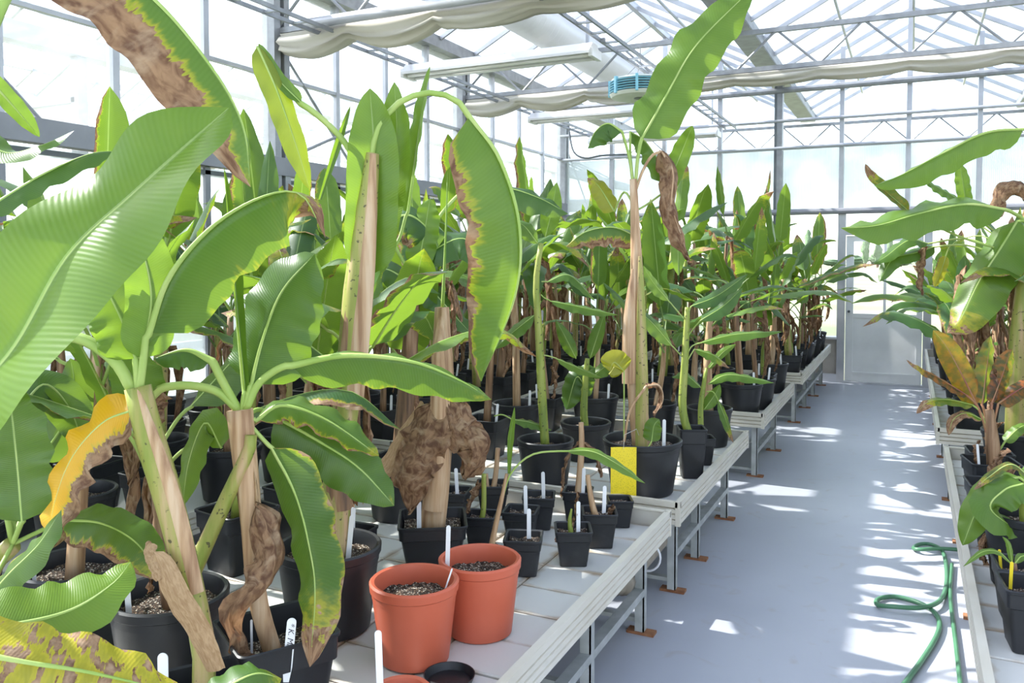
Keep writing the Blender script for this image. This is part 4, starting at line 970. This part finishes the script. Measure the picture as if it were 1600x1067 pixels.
Hp = slim(bz(915, 716), 'bushy young banana with broad grey-green leaves in round black pot', 'round', .16, .24,
    [(912, 640), (915, 590), (918, 560)], [
    ([(912, 600), (900, 590), (885, 640)], 19, (-.3, .3, .9), K(tone=.25, pet=[(915, 620)], prof='banana')),
    ([(905, 620), (915, 585), (930, 575)], 19, (0, .4, .9), K(tone=.25, prof='banana')),
    ([(925, 590), (950, 570), (980, 560)], 14, (.1, .7, .6), K(tone=.55)),
    ([(900, 560), (880, 520), (868, 500)], 12, (-.1, .5, .8), K(tone=.35)),
    ([(922, 560), (935, 520), (945, 490)], 12, (.2, .4, .9), K(tone=.4))], sw=(12, 12, 10, 7))
Ip = slim(bz(1096, 724), 'small banana seedling in square pot, one leaf tip brown, beside tall square pot', 'square', .075, .17,
    [(1095, 640), (1100, 600), (1104, 575)], [
    ([(1106, 600), (1140, 585), (1210, 598)], 13, (0, .85, .5), K(tone=.4)),
    ([(1122, 625), (1132, 650), (1146, 692)], 8, (.3, .4, .8), K(tone=.2, dry_tip=.35, dry_left=.2, pet=[(1104, 612), (1114, 612)])),
    ([(1108, 575), (1130, 550), (1150, 538)], 7, (0, .4, .9), K(tone=.7, prof='spear')),
    ([(1095, 605), (1070, 585), (1050, 590)], 12, (-.1, .8, .5), K(tone=.3)),
    ([(1100, 640), (1118, 615), (1125, 600)], 11, (0, .5, .8), K(tone=.45))], sw=(9, 9, 8, 5))
# small square pots on the corner of the first bench
SP = [  # base px, base py, half side, height, what
    (818, 893, .077, .15, 'small square black pot of pale gritty soil beside the far terracotta pot', None),
    (895, 878, .077, .15, 'small square pot with a withered curled leaf nearest the bench lip', 'withered'),
    (814, 840, .077, .135, 'small square pot of gritty soil behind the far terracotta pot', None),
    (936, 850, .077, .155, 'small square pot with a broken brown stalk by the yellow card', 'stalk'),
    (842, 822, .077, .155, 'small square pot with bare soil and two white labels', None),
    (903, 813, .070, .155, 'square pot with a bending seedling whose long leaf crosses the yellow card', 'crossing'),
    (968, 820, .060, .13, 'small square black pot half hidden behind the yellow card', None),
    (752, 850, .070, .14, 'small square pot with shrivelled orange leaves behind the dried banana', 'shrivel'),
    (708, 812, .080, .15, 'square black pot with bare soil and broad white label behind dried banana', None),
    (770, 800, .080, .15, 'square black pot holding cut tan stalks', 'stubs'),
    (765, 905, .050, .10, 'little square pot tucked behind the far terracotta pot with a leaning green seedling', 'lean'),
]
SL = ['broad white label in the gritty pot beside the far terracotta pot', 'white label beside the withered curled leaf', 'white label in the gritty pot behind the far terracotta pot', 'white label beside the broken brown stalk', 'tall white label in the bare soil pot behind the gritty pots', 'short white label at the foot of the bending seedling', None, None, 'broad white label in the square pot behind the dried banana', None, None]
for i, (px, py, a, h, lab, what) in enumerate(SP):
    q = Hero(bz(px, py), lab, 'square', a, h, .35+.12*math.sin(i*2.3), 'dusty_black_plastic' if i < 5 else 'black_plastic', 'small_pot' if what is None else 'potted_seedling', .85, 'pot' if what is None else 'potted plant')
    if SL[i]: stake(q.soil+cv(.022, 0, .015*(i % 3)-.01), SL[i], (.05*math.sin(i*3), .04*math.cos(i*2)), YAW+.3*math.sin(i), .13, .017)
    if what == 'withered':
        q.stem([(893, 838), (890, 815), (893, 795)], [9, 8, 6, 3], 'stem_green', n=7); q.dry([(890, 845), (878, 838), (868, 846)], 10, (0, .8, .5)); q.dry([(892, 830), (900, 800), (902, 770)], 4, (0, .2, .9))
    if what == 'stalk':
        q.stem([(928, 800), (922, 770), (918, 742)], [11, 10, 8, 7], 'stem_tan', n=8); q.dry([(940, 815), (955, 800), (958, 790)], 5, (0, .2, .9))
    if what == 'crossing':
        q.stem([(907, 730), (909, 690), (908, 660)], [12, 11, 10, 8], 'stem_tan', n=8); q.dry([(906, 690), (930, 705), (940, 745)], 10, (.2, .2, .9)); q.dry([(905, 690), (885, 720), (878, 775)], 4, (0, .2, .9))
    if what == 'shrivel':
        q.stem([(756, 790), (756, 740)], [9, 8, 7], 'stem_green', n=7); q.dry([(748, 755), (735, 780), (725, 812)], 13, (-.2, .2, .9)); q.dry([(756, 800), (748, 815), (750, 830)], 7, (-.2, .2, .9))
    if what == 'stubs':
        q.stem([(775, 740), (778, 700)], [9, 8, 7], 'stem_tan', n=7); q.stem([(762, 775), (760, 740)], [8, 7, 6], 'stem_tan', n=7, root=False)
    if what == 'lean':
        q.stem([(770, 845), (785, 775), (792, 740)], [11, 9, 7, 5], 'stem_tan', n=7)
        q.leaf([(885, 704), (925, 705), (965, 725), (1008, 755)], 12, (.1, .8, .6), pet=[(785, 780), (798, 740), (832, 710)], tone=.75, fl=-14, fr=-18, rad=.004, prof='lance')
        q.leaf([(795, 740), (797, 690), (804, 636)], 6, (.2, .1, .9), prof='spear', tone=.7, fl=40, fr=40, rad=.003)
        q.dry([(774, 850), (778, 870), (772, 885)], 7, (0, .2, .9))
# terracotta pots
for (px, py, rpx, lab) in ((648, 1027, 69, 'terracotta coloured plastic pot nearest the bench lip, sliver label in soil'), (750, 985, 64, 'terracotta coloured plastic pot behind its twin, white label inside its rim')):
    p = bz(px, py); d = (p+Vector((0, 0, .25))-CAM).dot(FW); r = rpx*d/F
    q = Hero(p, lab, 'round', r, .255, 0, 'terracotta_plastic', 'terracotta_pot', .78, 'pot')
    if px == 648: stake(q.soil+cv(.09, 0, .02), 'thin pale sliver label leaning in the nearest terracotta pot', (.32, 0), YAW, .10, .005)
    else: stake(q.soil+cv(-.11, 0, .02), 'white label inside the rim of the farther terracotta pot', (.03, 0), YAW, .17, .015)
p = at(628, 1108, 2.15); p.z = TOPZ
q = Hero(p, 'small terracotta coloured pot in front of the two large ones', 'round', .078, .15, 0, 'terracotta_plastic', 'terracotta_pot', .7, 'pot')
stake(q.soil+cv(-.055, 0, .0), 'tall white label in the small terracotta pot', (-.03, 0), YAW, .20, .018)
# saucer
bt = MB().lathe([(0, .004), (.06, .004), (.066, 0), (.075, .022), (.078, .022), (.069, -.0), (0, -.0)], 28); o = bt.build('pot_saucer', 'black_plastic', None, True, .6); o.location = bz(702, 1064); tag(o, 'shallow black saucer on the bench before the terracotta pots', 'saucer')

# plants standing left of the view whose leaves sweep in
Zb = Vector((-1.75, .78, TOPZ))
Z = Hero(Zb, 'large banana at the bench end whose huge pale leaf sweeps up across the view', 'round', .17, .28); Z.d = 1.62
stem(Z.o, [Z.soil-Vector((0, 0, .03)), Z.soil+Vector((.02, .03, .4)), Z.soil+Vector((.04, .06, .8))], [.05, .045, .035, .03], 'stem_mixed')
cz = Z.soil+Vector((.04, .06, .8))
def zl(pts, wpx, n, **k):
    for q_ in ("wl", "wr"):
        if q_ in k: k[q_] *= 1.62/F
    Z.seed += 1; return leaf(Z.o, [at(*q) for q in pts], wpx*1.62/F, cv(*n), [cz, (cz+at(*pts[0]))/2+Vector((0, 0, .06))], seed=Z.seed, **k)
zl([(-70, 640, 1.5), (20, 545, 1.5), (105, 400, 1.52), (210, 300, 1.56), (358, 168, 1.62)], 100, (-.35, .62, .7), wl=98, wr=118, fl=42, fr=2, curl=-24, tone=.72, wave=.04, wk=1.9, rad=.011, N=34, M=7)
zl([(60, -120, 1.9), (220, -20, 1.9), (320, 90, 1.9), (378, 190, 1.9), (392, 292, 1.9)], 100, (.5, .45, .75), wl=32, wr=118, fl=-60, fr=-14, curl=-6, tone=.4, dry_right=.72, dry_tip=.1, wave=.010, rad=.012, N=34, M=7)
Y_ = Hero(Vector((-1.42, .62, TOPZ)), 'banana at the bench end with mottled yellow leaf and pale lower leaf', 'square', .12, .24); Y_.d = 1.45
stem(Y_.o, [Y_.soil-Vector((0, 0, .03)), Y_.soil+Vector((0, .02, .2)), Y_.soil+Vector((.02, .05, .36))], [.04, .036, .03, .025], 'stem_mixed')
cy_ = Y_.soil+Vector((.02, .05, .36))
def yl(pts, wpx, n, **k):
    for q_ in ("wl", "wr"):
        if q_ in k: k[q_] *= 1.45/F
    Y_.seed += 1; return leaf(Y_.o, [at(*q) for q in pts], wpx*1.45/F, cv(*n), [cy_, (cy_+at(*pts[0]))/2+Vector((0, 0, .05))], seed=Y_.seed, **k)
yl([(-90, 985, 1.42), (20, 974, 1.45), (110, 952, 1.5), (175, 912, 1.55), (204, 878, 1.6)], 62, (-.2, .75, .6), wl=62, wr=52, fl=14, fr=-28, curl=-10, tone=.75, dry_tip=.06, wave=.010, rad=.008)
yl([(-120, 1000, 1.3), (20, 1030, 1.32), (140, 1050, 1.36), (290, 1085, 1.45)], 70, (0, .75, .65), wl=66, wr=70, fl=-10, fr=-20, tone=.85, yellow=.3, spots=1.2, dry_tip=.12, rad=.008)
yl([(300, 1110, 1.5), (350, 1075, 1.52), (400, 1052, 1.55), (440, 1060, 1.6)], 42, (0, .85, .5), tone=.15, fl=-12, fr=-16, dry_tip=.18, rad=.006)
X_ = Hero(Vector((-2.12, 1.18, TOPZ)), 'banana with a broad upright glossy leaf beside the yellow hanging leaf', 'square', .13, .24); X_.d = 2.15
stem(X_.o, [X_.soil-Vector((0, 0, .03))]+[at(-20, 900, 2.2), at(20, 850, 2.2)], [.035, .032, .028, .024], 'stem_mixed')
def xl(pts, wpx, n, pet=((20, 850, 2.2),), **k): X_.seed += 1; return leaf(X_.o, [at(*q) for q in pts], wpx*2.15/F, cv(*n), [at(*q) for q in pet], seed=X_.seed, **k)
xl([(34, 815, 2.18), (28, 740, 2.2), (20, 660, 2.2), (12, 600, 2.2)], 62, (-.1, .2, .95), fl=6, fr=6, curl=-8, tone=.5, rad=.007)
xl([(-40, 960, 2.0), (10, 900, 1.98), (60, 850, 1.98), (96, 796, 2.0)], 34, (-.4, .6, .7), tone=.35, dry_left=.25, rad=.006)
xl([(100, 812, 2.25), (160, 818, 2.22), (215, 850, 2.2), (250, 905, 2.18)], 42, (.2, .7, .7), tone=.35, dry_right=.45, dry_tip=.2, rad=.006)
xl([(30, 640, 2.4), (70, 600, 2.45), (110, 640, 2.5), (130, 700, 2.5)], 40, (.3, .5, .8), tone=.25, rad=.006)
xl([(60, 720, 2.6), (100, 660, 2.6), (115, 600, 2.6), (110, 560, 2.6)], 40, (.2, .2, .95), tone=.35, rad=.006)
xl([(-30, 330, 2.3), (60, 275, 2.35), (140, 240, 2.4), (196, 236, 2.45)], 34, (-.2, .8, .5), pet=((20, 850, 2.2), (-20, 600, 2.25), (-50, 420, 2.28)), tone=.25, fl=-20, fr=-30, rad=.008)
xl([(-60, 170, 2.4), (0, 235, 2.35), (60, 228, 2.35), (116, 204, 2.35)], 30, (0, .85, .5), pet=((20, 850, 2.2), (-40, 550, 2.25), (-80, 300, 2.3)), tone=.35, rad=.008)
xl([(-40, 100, 2.3), (15, 160, 2.35), (62, 214, 2.4)], 18, (-.3, .5, .8), pet=((20, 850, 2.2), (-40, 500, 2.25), (-60, 250, 2.3)), tone=.3, rad=.006)

# ------------------------------------------------------------------ right hand side
R1 = Hero(Vector((.385, 4.85, TOPZ)), 'dark red banana with orange and purple leaves in square pot', 'square', .12, .24, .2, fill=.8, mat='black_plastic'); R1.d = 4.2
R1.stem([(1553, 720), (1545, 640)], [22, 20, 14], 'stem_brown', n=10)
rk = dict(red=.9, tone=.3, rad=.006, pmat='petiole_red', N=20, M=4)
R1.leaf([(1526, 632), (1500, 580), (1478, 540), (1458, 516)], 20, (-.5, .3, .8), pet=[(1545, 680), (1535, 655)], fl=-6, fr=-20, **dict(rk, yellow=.15))
R1.leaf([(1512, 618), (1470, 592), (1440, 576), (1416, 562)], 13, (-.1, .8, .4), pet=[(1545, 690), (1530, 640)], dry_tip=.3, **dict(rk, red=1))
R1.leaf([(1535, 632), (1540, 590), (1545, 550), (1548, 525)], 17, (.2, .2, .9), pet=[(1545, 670)], **dict(rk, red=.55))
R1.leaf([(1550, 630), (1565, 590), (1575, 560), (1582, 545)], 18, (.1, .3, .9), pet=[(1546, 670)], **rk)
R1.leaf([(1560, 630), (1590, 610), (1625, 590)], 15, (.1, .7, .6), pet=[(1548, 680)], **rk)
R1.leaf([(1520, 632), (1480, 624), (1450, 628), (1432, 646)], 12, (0, .85, .4), pet=[(1545, 700), (1535, 650)], tone=.5, red=.2, dry_tip=.4, rad=.005)
R1.leaf([(1535, 655), (1510, 645), (1490, 655), (1482, 680)], 9, (0, .8, .5), pet=[(1548, 700), (1545, 670)], tone=.5, dry_tip=.7, dry_left=.5, rad=.005)
R1.leaf([(1570, 690), (1590, 670), (1610, 660)], 10, (0, .8, .5), pet=[(1552, 720)], tone=.6, rad=.005)
R1.dry([(1530, 690), (1528, 720), (1526, 740)], 9); R1.dry([(1548, 640), (1560, 610), (1556, 580)], 14, (.2, .1, .9))
stake(R1.soil+cv(-.09, 0, .05), 'white label beside the dark red banana', (-.1, 0), YAW, .14, .012)
R2 = Hero(Vector((.56, 5.55, TOPZ)), 'tall banana on the right bench with long pale leaves reaching over the aisle', 'round', .18, .28)
R2.d = 4.75
cR = at(1604, 400, 4.75)
stem(R2.o, [R2.soil-Vector((0, 0, .03)), at(1592, 540, 4.75), at(1598, 470, 4.75), cR], [.06, .055, .045, .035], 'stem_mixed')
R2.leaf([(1600, 200), (1540, 206), (1470, 240), (1410, 272), (1366, 290)], 26, (-.2, .8, .5), pet=[(1604, 400), (1640, 300), (1630, 220)], wl=34, wr=16, fl=-55, fr=-30, tone=.75, wave=.010, rad=.010)
R2.leaf([(1572, 326), (1510, 318), (1440, 332), (1370, 352), (1314, 356)], 34, (-.1, .8, .55), pet=[(1604, 400), (1604, 350)], wl=36, wr=40, fl=-40, fr=-10, tone=.65, dry_tip=.08, wave=.018, rad=.011)
R2.leaf([(1590, 345), (1562, 390), (1530, 440), (1500, 500), (1480, 520)], 44, (-.4, .5, .75), pet=[(1604, 400), (1608, 350)], wl=46, wr=34, fl=-8, fr=-26, tone=.62, dry_left=.18, dry_tip=.24, wave=.016, rad=.009)
R2.leaf([(1420, 330, .2), (1385, 300, .2), (1360, 275, .2), (1352, 256, .2)], 11, (-.3, .5, .8), pet=[(1604, 400), (1500, 370, .1)], fl=35, fr=35, tone=.3, red=.5, dry_tip=.35, rad=.007)
R2.leaf([(1510, 320, .3), (1505, 290, .3), (1500, 255, .3)], 13, (0, .2, .95), pet=[(1604, 400), (1530, 350, .2)], tone=.95, fl=5, fr=5, rad=.005)
R2.leaf([(1500, 312, .3), (1470, 295, .3), (1445, 282, .3)], 13, (-.1, .7, .6), pet=[(1604, 400), (1540, 350, .2)], tone=.45, rad=.005)
R2.dry([(1560, 340, .1), (1570, 300, .1), (1595, 290, .1), (1612, 320, .1)], 18, (0, .3, .9), fl=-10, fr=-10)
R2.leaf([(1460, 385, .4), (1430, 395, .4), (1395, 405, .4), (1374, 440, .4)], 17, (-.2, .7, .6), pet=[(1604, 420), (1520, 385, .2)], tone=.2, rad=.006)
R2.leaf([(1450, 380, .4), (1420, 375, .4), (1385, 400, .4), (1365, 412, .4)], 15, (-.2, .8, .5), pet=[(1604, 420), (1520, 375, .2)], tone=.35, rad=.006)
R2.dry([(1448, 385, .35), (1444, 420, .35), (1440, 460, .35)], 13, (.3, 0, .9), fl=-40, fr=-40)
R2.leaf([(1478, 400, .4), (1470, 425, .4), (1460, 448, .4)], 10, (0, .3, .9), pet=[(1604, 420), (1540, 370, .2), (1490, 380, .35)], tone=.95, yellow=.3, dry_right=.4, rad=.004)
for k in range(9):
    r_ = random.Random(k+50); x = 1500+k*11; R2.dry([(x, 400+r_.random()*60, r_.random()*.3), (x+r_.uniform(-14, 14), 480+r_.random()*30, r_.random()*.3), (x+r_.uniform(-20, 20), 560+r_.random()*30, r_.random()*.3)], 9+r_.random()*9, (r_.uniform(-.5, .5), .1, .9))
# right foreground
R3 = Hero(Vector((.43, 3.72, TOPZ)), 'potted canna with broad pale green leaves in round pot by the bench lip', 'round', .165, .29); R3.d = 3.16
R3.stem([(1604, 800), (1610, 745)], [22, 20, 12], 'stem_green', n=10)
R3.leaf([(1592, 745), (1560, 752), (1530, 790), (1504, 852)], 26, (-.3, .7, .65), pet=[(1610, 760)], tone=.6, fl=-20, fr=-14, rad=.006)
R3.leaf([(1600, 755, -.05), (1570, 765, -.05), (1548, 795, -.05), (1600, 835, -.05)], 30, (0, .8, .6), tone=.5, fl=-10, fr=-10, rad=.006)
R3.leaf([(1612, 748), (1580, 725), (1545, 745), (1522, 765)], 8, (0, .8, .5), tone=.4, red=.4, dry_tip=.3, rad=.005)
R3.leaf([(1612, 760), (1640, 740), (1680, 760)], 34, (0, .8, .6), tone=.5, rad=.006)
R3.dry([(1545, 830, .1), (1535, 860, .1), (1540, 880, .1)], 14, (-.3, .2, .9))
R4 = Hero(Vector((.375, 3.36, TOPZ)), 'small grassy seedling in square pot with yellow tag on the right bench', 'square', .095, .20, .08); R4.d = 2.86
R4.stem([(1590, 920), (1584, 880)], [12, 11, 8], 'stem_brown', n=8)
R4.leaf([(1580, 880), (1560, 862), (1535, 862), (1505, 885)], 6, (0, .85, .5), prof='lance', tone=.55, rad=.003)
R4.leaf([(1582, 880), (1576, 850), (1566, 838)], 5, (0, .2, .9), prof='lance', tone=.5, rad=.003)
R4.leaf([(1586, 880), (1600, 868), (1630, 880)], 8, (0, .8, .5), prof='lance', tone=.6, rad=.003)
stake(R4.soil+Vector((-.07, .03, 0)), 'yellow tag in the pot of the grassy seedling', (-.1, 0), YAW, .07, .010, mat='label_yellow', below=.06)
R5 = Hero(Vector((.375, 3.13, TOPZ)), 'square black pot of dark soil with yellow tag, first on the right bench', 'square', .095, .21, .1, name='square_pot', cat='pot')
stake(R5.soil+Vector((-.06, .05, 0)), 'yellow tag in the empty first pot of the right bench', (0, .05), YAW, .09, .011, mat='label_yellow')
for (x, y, lab) in ((.37, 4.12, 'square black pot with dead stubs between the canna and the red banana'), (.36, 4.45, 'square black pot just before the red banana, nearly empty'), (.40, 5.2, 'square black pot just behind the dark red banana, brown leaf over rim')):
    q = Hero(Vector((x, y, TOPZ)), lab, 'square', .11, .22, .1, name='square_pot', cat='pot')
    dryleaf(q.o, [q.soil, q.soil+Vector((.02, .02, .12)), q.soil+Vector((.06, 0, .2))], .03, (1, 0, 0), seed=int(y*10))

# ------------------------------------------------------------------ the crowd of bananas on the benches
def crowd_plant(x, y, hgt, nl, ll, kind, r, ph, seed, label, group, detail, tan=True, dead=.25):
    rnd = random.Random(seed)
    o = empty('banana_plant', (x, y, TOPZ)); tag(o, label, 'potted plant', group)
    zs = put_pot(o, kind, r, ph, 'black_plastic', rnd.uniform(-.2, .2), .82)
    b = Vector((x, y, TOPZ+zs)); lean = Vector((rnd.uniform(-.09, .09), rnd.uniform(-.09, .09), 0))
    top = b+lean+Vector((0, 0, hgt)); r0 = rnd.uniform(.020, .038)*(.6+hgt*.55)
    mat = tan
    stem(o, [b-Vector((0, 0, .02)), b.lerp(top, .5)+Vector((rnd.uniform(-.02, .02), rnd.uniform(-.02, .02), 0)), top], [r0, r0*.85, r0*.5], mat, N=8, n=8)
    a0 = rnd.random()*6.28
    for k in range(nl):
        a = a0+k*2.4+rnd.uniform(-.3, .3); f = k/max(1, nl-1)
        el = rnd.uniform(.15, 1.2) if (k < nl-1 or rnd.random() < .5) else 1.42; l = ll*rnd.uniform(.7, 1.2)
        s0 = top-Vector((0, 0, (1-f)*hgt*.25))
        for tr in range(12):   # leaves bend away from the glass
            dirv = Vector((math.cos(a), math.sin(a), 0)); e_ = s0+dirv*(l*math.cos(el)+.16)
            if XL+.16 < e_.x and e_.y < YE-.16: break
            a += .55
            if tr > 8: l *= .75
        p1 = s0+dirv*(.10*math.cos(el)+.02)*1.2+Vector((0, 0, .14*math.sin(el)+.05))
        v = dirv*math.cos(el)+Vector((0, 0, math.sin(el))); dr = rnd.uniform(.25, 1.0)*math.cos(el)
        p2 = p1+v*l*.35; p3 = p1+v*l*.70-Vector((0, 0, dr*l*.14)); p4 = p1+v*l*.95-Vector((0, 0, dr*l*.50))
        nrm = Vector((0, 0, 1))*math.cos(el)-dirv*math.sin(el)+Vector((0, 0, .05))
        pr = dict(tone=rnd.choice([.0, .05, .12, .22, .35, .6]), dry_left=rnd.choice([0, 0, .12, .2, .35]), dry_right=rnd.choice([0, 0, .12, .2, .45]), dry_tip=rnd.choice([0, .06, .15, .3]), spots=rnd.choice([0, 0, .3]))
        leaf(o, [p1, p2, p3, p4], l*rnd.uniform(.10, .155), nrm, [s0, s0.lerp(p1, .6)+Vector((0, 0, .015))], fl=rnd.uniform(-35, 10), fr=rnd.uniform(-35, 10), wave=.010, wk=rnd.uniform(3, 6), N=16 if detail else 12, M=4 if detail else 3, mid=detail, rad=.006, seed=seed+k, prof=rnd.choice(['banana', 'banana', 'lance']), **pr)
    nd = dead
    for k in range(nd):
        a = rnd.uniform(-1.5, 1.5); dv = Vector((math.cos(a), math.sin(a), 0)); s0 = b.lerp(top, rnd.uniform(.6, .95)); l = min(hgt*.7, ll*rnd.uniform(.5, .8))
        dryleaf(o, [s0, s0+dv*.07+Vector((0, 0, .02)), s0+dv*.11-Vector((0, 0, l*.45)), s0+dv*.09-Vector((0, 0, l*.95))], l*.10, dv, seed=seed+k+40, N=14, M=4, crumple=.03)
    return o
rng = random.Random(11)
zones = [ # x0,x1,y0,y1, place words, keep-out for hero pots, height range
    (LX0+.2, -1.48, 1.0, 3.65, 'on terracotta pot bench', 'bananas behind the near pots', (.40, .85)),
    (LX0+.2, -1.22, 4.18, 5.65, 'on sticky card bench', 'bananas on the sticky card bench', (.45, 1.15)),
    (LX0+.2, -1.20, 6.78, 8.2, 'on short bench past gap', 'bananas on the short bench', (.4, 1.3)),
    (LX0+.2, -1.20, 9.3, 12.25, 'on long end wall bench', 'bananas on the long far bench', (.4, 1.3)),
    (BX0+.2, BX1-.2, 1.9, 4.15, 'on near rear bench', 'bananas on the near rear bench', (.6, 1.15)),
    (BX0+.2, BX1-.2, 4.7, 8.25, 'on middle rear bench', 'bananas on the middle rear bench', (.6, 1.3)),
    (BX0+.2, BX1-.2, 8.8, 12.25, 'on corner rear bench', 'bananas in the far corner', (.6, 1.3)),
    (RX0+.22, RX1-.15, 6.8, 12.1, 'on far right bench', 'bananas on the far right bench', (.4, .95)),
    (.85, RX1-.15, 4.2, 5.75, 'on near right bench', 'bananas around the tall right one', (.4, .9)),
]
kinds = [('round', .155, .26, 'round'), ('round', .17, .28, 'wide round'), ('square', .125, .25, 'square'), ('square', .11, .23, 'narrow square')]
sd_ = 100; ncrowd = 0
for zi, (x0, x1, y0, y1, where, grp, hr) in enumerate(zones):
    stp = .34 if zi == 0 else .39 if zi not in (4, 5, 6) else .44
    nx = max(1, int((x1-x0)/stp)+1); ny = max(1, int((y1-y0)/stp)+1)
    for j in range(ny):
        for i in range(nx):
            sd_ += 13; rr = random.Random(sd_)
            x = x0+(x1-x0)*(i/(nx-1) if nx > 1 else .5)+rr.uniform(-.025, .025); y = y0+(y1-y0)*(j/(ny-1) if ny > 1 else .5)+rr.uniform(-.025, .025)
            kd = rr.choice(kinds)
            if (Vector((x, y, 1))-CAM).dot(FW) < 2.45: continue
            if any(math.hypot(x-p[0], y-p[1]) < (p[2]*1.15+kd[1]*1.1) for p in POTS): continue
            # crowds stay shorter along the aisle edge
            f = rr.random(); edge = (zi < 4 and x > -1.5) or (zi == 7 and x < .7)
            hg = hr[0]+(hr[1]-hr[0])*f*(.55 if edge else 1)
            nl = rr.choice([4, 5, 5, 6]); size = 'towering' if hg > 1.0 else 'tall' if hg > .75 else 'knee-high' if hg < .5 else 'medium'
            dp_ = .75 if zi in (7, 8) else .55; dead = sum(rr.random() < dp_ for _ in range(3))
            sm = rr.choice(['stem_tan', 'stem_brown', 'stem_brown', 'stem_tan', 'stem_mixed', 'stem_mixed', 'stem_green']); sw_ = dict(stem_tan='tan stemmed', stem_brown='brown stemmed', stem_mixed='blotchy stemmed', stem_green='green stemmed')[sm]
            lab = '%s %s banana %sin %s pot %s' % (size, sw_, ('', 'with dead leaf ', 'with dead leaves ', 'with dead leaves ')[dead], kd[3], where)
            o = crowd_plant(x, y, hg, nl, rr.uniform(*((.55, .85) if zi in (0, 4) else (.45, .8)))*(.8 if hg < .5 else 1), kd[0], kd[1], kd[2], sd_, lab, grp, math.hypot(x, y) < 4.6, sm, dead)
            ncrowd += 1
            if rr.random() < .55:
                sl = Vector((x, y, TOPZ+kd[2]*.82))+cv(rr.choice([-.5, .5])*kd[1], 0, kd[1]*.45)
                stake(sl, 'white label in a black banana pot '+where, (rr.uniform(-.12, .12), rr.uniform(-.1, .1)), YAW+rr.uniform(-.4, .4), .14, .017, 'labels '+where)
print('crowd plants', ncrowd)
